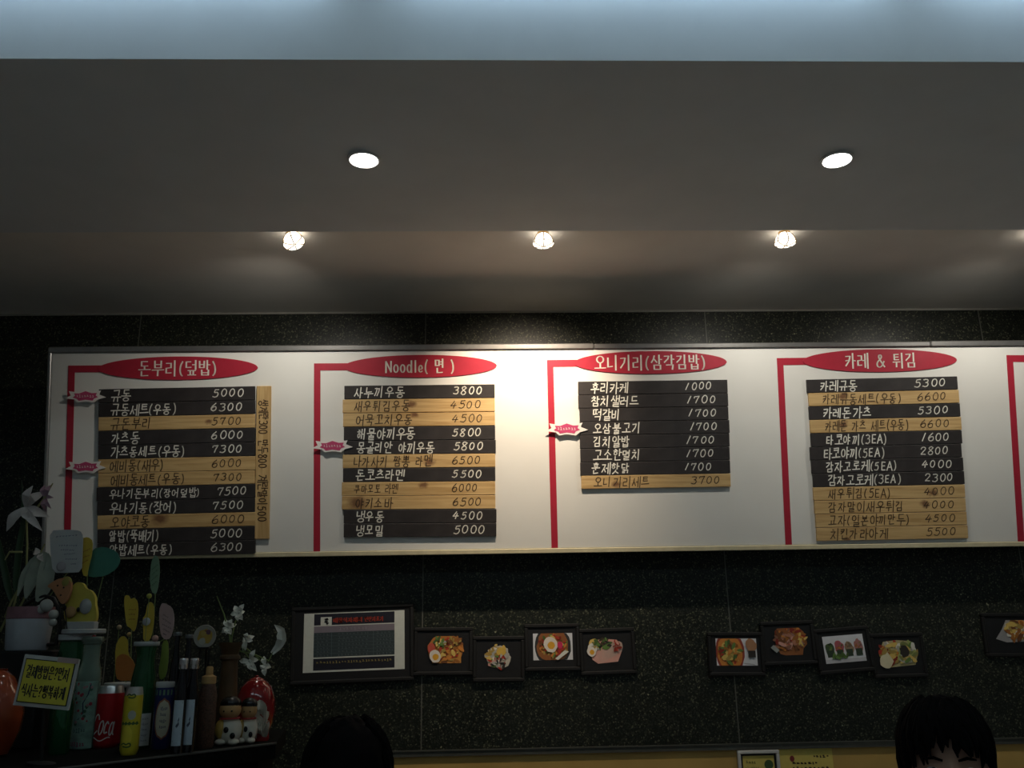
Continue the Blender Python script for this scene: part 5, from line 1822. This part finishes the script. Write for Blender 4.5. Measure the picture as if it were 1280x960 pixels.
def build_person():
    spec = [
        ('pelvis', None, (0, 0, SEAT + .10), (.15, .115)), ('waist', 'pelvis', (0, .01, .74), (.135, .10)), ('chest', 'waist', (0, .0, .93), (.155, .11)),
        ('upper', 'chest', (0, 0, 1.04), (.12, .085)), ('neck0', 'upper', (0, 0, 1.12), (.056, .058)), ('neck1', 'neck0', (0, -.006, 1.20), (.052, .055)), ('skull', 'neck1', (0, 0, 1.27), (.05, .055)),
    ]
    for s, n in ((-1, 'l'), (1, 'r')):
        spec += [(n + 'sh', 'upper', (s * .155, 0, 1.06), .062), (n + 'el', n + 'sh', (s * .225, -.03, .80), .046), (n + 'wr', n + 'el', (s * .135, -.255, .685), .031),
                 (n + 'pm', n + 'wr', (s * .115, -.315, .668), (.038, .018)), (n + 'pe', n + 'pm', (s * .108, -.355, .662), (.036, .014)),
                 (n + 'hp', 'pelvis', (s * .095, -.05, SEAT + .085), .092), (n + 'kn', n + 'hp', (s * .115, -.43, SEAT + .075), .064),
                 (n + 'an', n + 'kn', (s * .115, -.42, .10), .042), (n + 'ft', n + 'an', (s * .12, -.50, .045), (.042, .034)), (n + 'to', n + 'ft', (s * .125, -.60, .035), (.040, .026))]
    me = skin_mesh('body', *chain(spec))
    V = [tuple(v.co) for v in me.vertices]
    Fc = [tuple(p.vertices) for p in me.polygons]
    bpy.data.meshes.remove(me)
    b = MB(); b.add(V, Fc)
    hv, hf = head_points()
    b.add([(x, y, z + HZ) for x, y, z in hv], [tuple(reversed(q)) for q in hf])
    for s in (-1, 1):
        b.ball((s * .080, .006, HZ - .008), (.012, .020, .031))
    # fingers: five chains rooted in each palm
    for s in (-1, 1):
        for k, (dx, L) in enumerate(((-.027, .072), (-.009, .080), (.010, .075), (.027, .060))):
            base_ = Vector((s * .108 + dx, -.345, .662))
            b.tube([base_ + Vector((0, .03, .002)), base_, base_ + Vector((0, -L * .45, .004)), base_ + Vector((0, -L * .78, -.006)), base_ + Vector((0, -L, -.020))], [.0095, .0098, .009, .0082, .006], 10)
        bb = Vector((s * .108 - s * .034, -.315, .662))
        b.tube([bb + Vector((s * .02, .02, .003)), bb, bb + Vector((-s * .018, -.025, .003)), bb + Vector((-s * .022, -.050, -.002))], [.012, .0115, .010, .007], 10)
    tmp = b.build('tmp', SKIN)
    rm = tmp.modifiers.new('r', 'REMESH'); rm.mode = 'VOXEL'; rm.voxel_size = .0058; rm.use_smooth_shade = True
    sm = tmp.modifiers.new('k', 'SMOOTH'); sm.iterations = 3; sm.factor = .5
    dg = bpy.context.evaluated_depsgraph_get()
    body_me = bpy.data.meshes.new_from_object(tmp.evaluated_get(dg))
    bpy.data.objects.remove(tmp)
    root = thing('person', 'person', 'person')
    body = bpy.data.objects.new('body', body_me); COL.objects.link(body); body.parent = root
    body_me.materials.clear(); body_me.materials.append(SKIN)
    # clothes: their own shells a little outside the body
    gro = lambda r, d: tuple(q + d for q in r) if isinstance(r, tuple) else r + d
    top = [q for q in spec if q[0] in ('pelvis', 'waist', 'chest', 'upper') or q[0][1:] in ('sh', 'el')]
    top = [(n, p_, c_, gro(r_, .014)) for n, p_, c_, r_ in top]
    top += [('nk', 'upper', (0, 0, 1.10), (.062, .062))]
    for s, n in ((-1, 'l'), (1, 'r')):
        el, wr = Vector((s * .225, -.03, .80)), Vector((s * .135, -.255, .685))
        top.append((n + 'cu', n + 'el', tuple(el.lerp(wr, .75)), .048))
    me = skin_mesh('shirt', *chain(top)); o = bpy.data.objects.new('shirt', me); COL.objects.link(o); o.parent = root; me.materials.append(SHIRT)
    for p_ in me.polygons: p_.use_smooth = True
    leg = [('pelvis', None, (0, 0, SEAT + .10), (.168, .135)), ('wst', 'pelvis', (0, .01, .70), (.15, .115))]
    for s, n in ((-1, 'l'), (1, 'r')):
        leg += [(n + 'hp', 'pelvis', (s * .095, -.05, SEAT + .088), .100), (n + 'kn', n + 'hp', (s * .115, -.43, SEAT + .078), .074), (n + 'an', n + 'kn', (s * .115, -.42, .12), .056)]
    me = skin_mesh('trousers', *chain(leg)); o = bpy.data.objects.new('trousers', me); COL.objects.link(o); o.parent = root; me.materials.append(TROUS)
    for p_ in me.polygons: p_.use_smooth = True
    for s in (-1, 1):
        b = MB()
        b.ball((s * .121, -.50, .05), (.050, .13, .05)); b.box((s * .121 - .045, -.62, 0), (s * .121 + .045, -.385, .018))
        b.build('shoe', SHOE, root, True)
    # eyes, brows, lips
    EYE_W, IRIS = mat('eye_white', (.7, .68, .64), .3), mat('dark_iris', (.012, .008, .006), .2)
    for s in (-1, 1):
        b = MB(); b.ball((s * .031, -.079, HZ - .003), (.0135, .0105, .0075), EYE_W); b.ball((s * .031, -.0868, HZ - .003), (.0058, .0035, .0058), IRIS)
        b.build('eye', None, root, True)
        b = MB(); b.tube([(s * .014, -.095, HZ + .016), (s * .03, -.094, HZ + .021), (s * .047, -.083, HZ + .017)], [.0022, .0032, .0016], 8); b.build('eyebrow', HAIR, root, True)
    b = MB(); b.tube([(-.022, -.082, HZ - .066), (-.01, -.0915, HZ - .063), (0, -.092, HZ - .0645), (.01, -.0915, HZ - .063), (.022, -.082, HZ - .066)], [.0018, .004, .0042, .004, .0018], 8)
    b.build('lips', mat('lips', (.40, .16, .13), .5), root, True)
    # hair: a full cap with locks falling over the brow and sides
    b = MB(); rnd = random.Random(12)
    nu, nv = 40, 22
    v, f = [], []
    for i in range(nv + 1):
        for k in range(nu):
            t = 2 * PI * k / nu
            front = max(0, -math.sin(t))
            lim = lerp(1.98, 1.02, front ** .8)           # how far down the cap reaches
            a = lim * i / nv
            q = Vector((math.sin(a) * math.cos(t), math.sin(a) * math.sin(t), math.cos(a)))
            n_ = noise.noise(q * 4.0) * .006 + noise.noise(q * 11) * .004
            v.append((q.x * (.083 + n_), q.y * (.110 + n_), q.z * (.128 + n_) + HZ + .004))
    for i in range(nv):
        for k in range(nu):
            j = (k + 1) % nu
            f.append((i * nu + k, i * nu + nu + k, i * nu + nu + j, i * nu + j))
    b.add(v, f)
    for k in range(64):
        t = -PI / 2 + rnd.uniform(-1.9, 1.9)
        side = abs(t + PI / 2) / 1.9
        a0 = rnd.uniform(.35, .8)
        a1 = lerp(1.28, 2.0, side ** 1.2) + rnd.uniform(-.12, .10)
        pts, rad = [], []
        for q in range(7):
            a = lerp(a0, a1, q / 6)
            tt = t + .10 * math.sin(q * .9 + k)
            n_ = .004 + .003 * math.sin(q + k)
            pts.append((math.sin(a) * math.cos(tt) * (.083 + n_), math.sin(a) * math.sin(tt) * (.110 + n_), math.cos(a) * (.127 + n_) + HZ + .004))
            rad.append((.007, .010, .0105, .010, .008, .0055, .0015)[q])
        b.tube(pts, rad, 7)
    b.build('hair', HAIR, root, True)
    return root


def copy_tree(o, parent=None):
    c = o.copy(); COL.objects.link(c); c.parent = parent
    for ch in list(o.children):
        copy_tree(ch, c)
    return c


def stool(x, y, label):
    t = thing('bar_stool', label, 'stool', (x, y, 0), 'stools under the two people')
    b = MB(); b.lathe([(.15, SEAT - .045), (.165, SEAT - .04), (.17, SEAT - .02), (.16, SEAT - .004), (.12, SEAT)], 32); b.build('seat', mat('black_vinyl', (.012, .012, .012), .5), t, True)
    b = MB(); b.lathe([(.022, .02), (.022, SEAT - .045)], 16); b.build('post', STEEL, t, True)
    b = MB(); b.lathe([(.17, 0), (.17, .008), (.03, .022)], 32); b.build('base', STEEL, t, True)


Yh = 1.93
ph = on_y(1172, 869, Yh)
person = build_person()
PERSON_TOP = HZ + .134
person.location = (ph.x, Yh, 0)
person.rotation_euler = (0, 0, math.radians(-22))
person['label'] = 'black-haired person facing the camera, only fringe and brow showing beside the tan panel'
dz = person.location.z
p2 = on_y(436, 896, Yh + .02)
other = copy_tree(person)
other.location = (p2.x, Yh + .02, dz)
other.scale = (.986, .986, .986)            # a slightly smaller person
other.rotation_euler = (0, 0, math.radians(180 + 12))
other['label'] = 'dark-haired person seen from behind, only the crown showing beside the service counter'
for q in (person, other):
    print('person z', q.location.z)
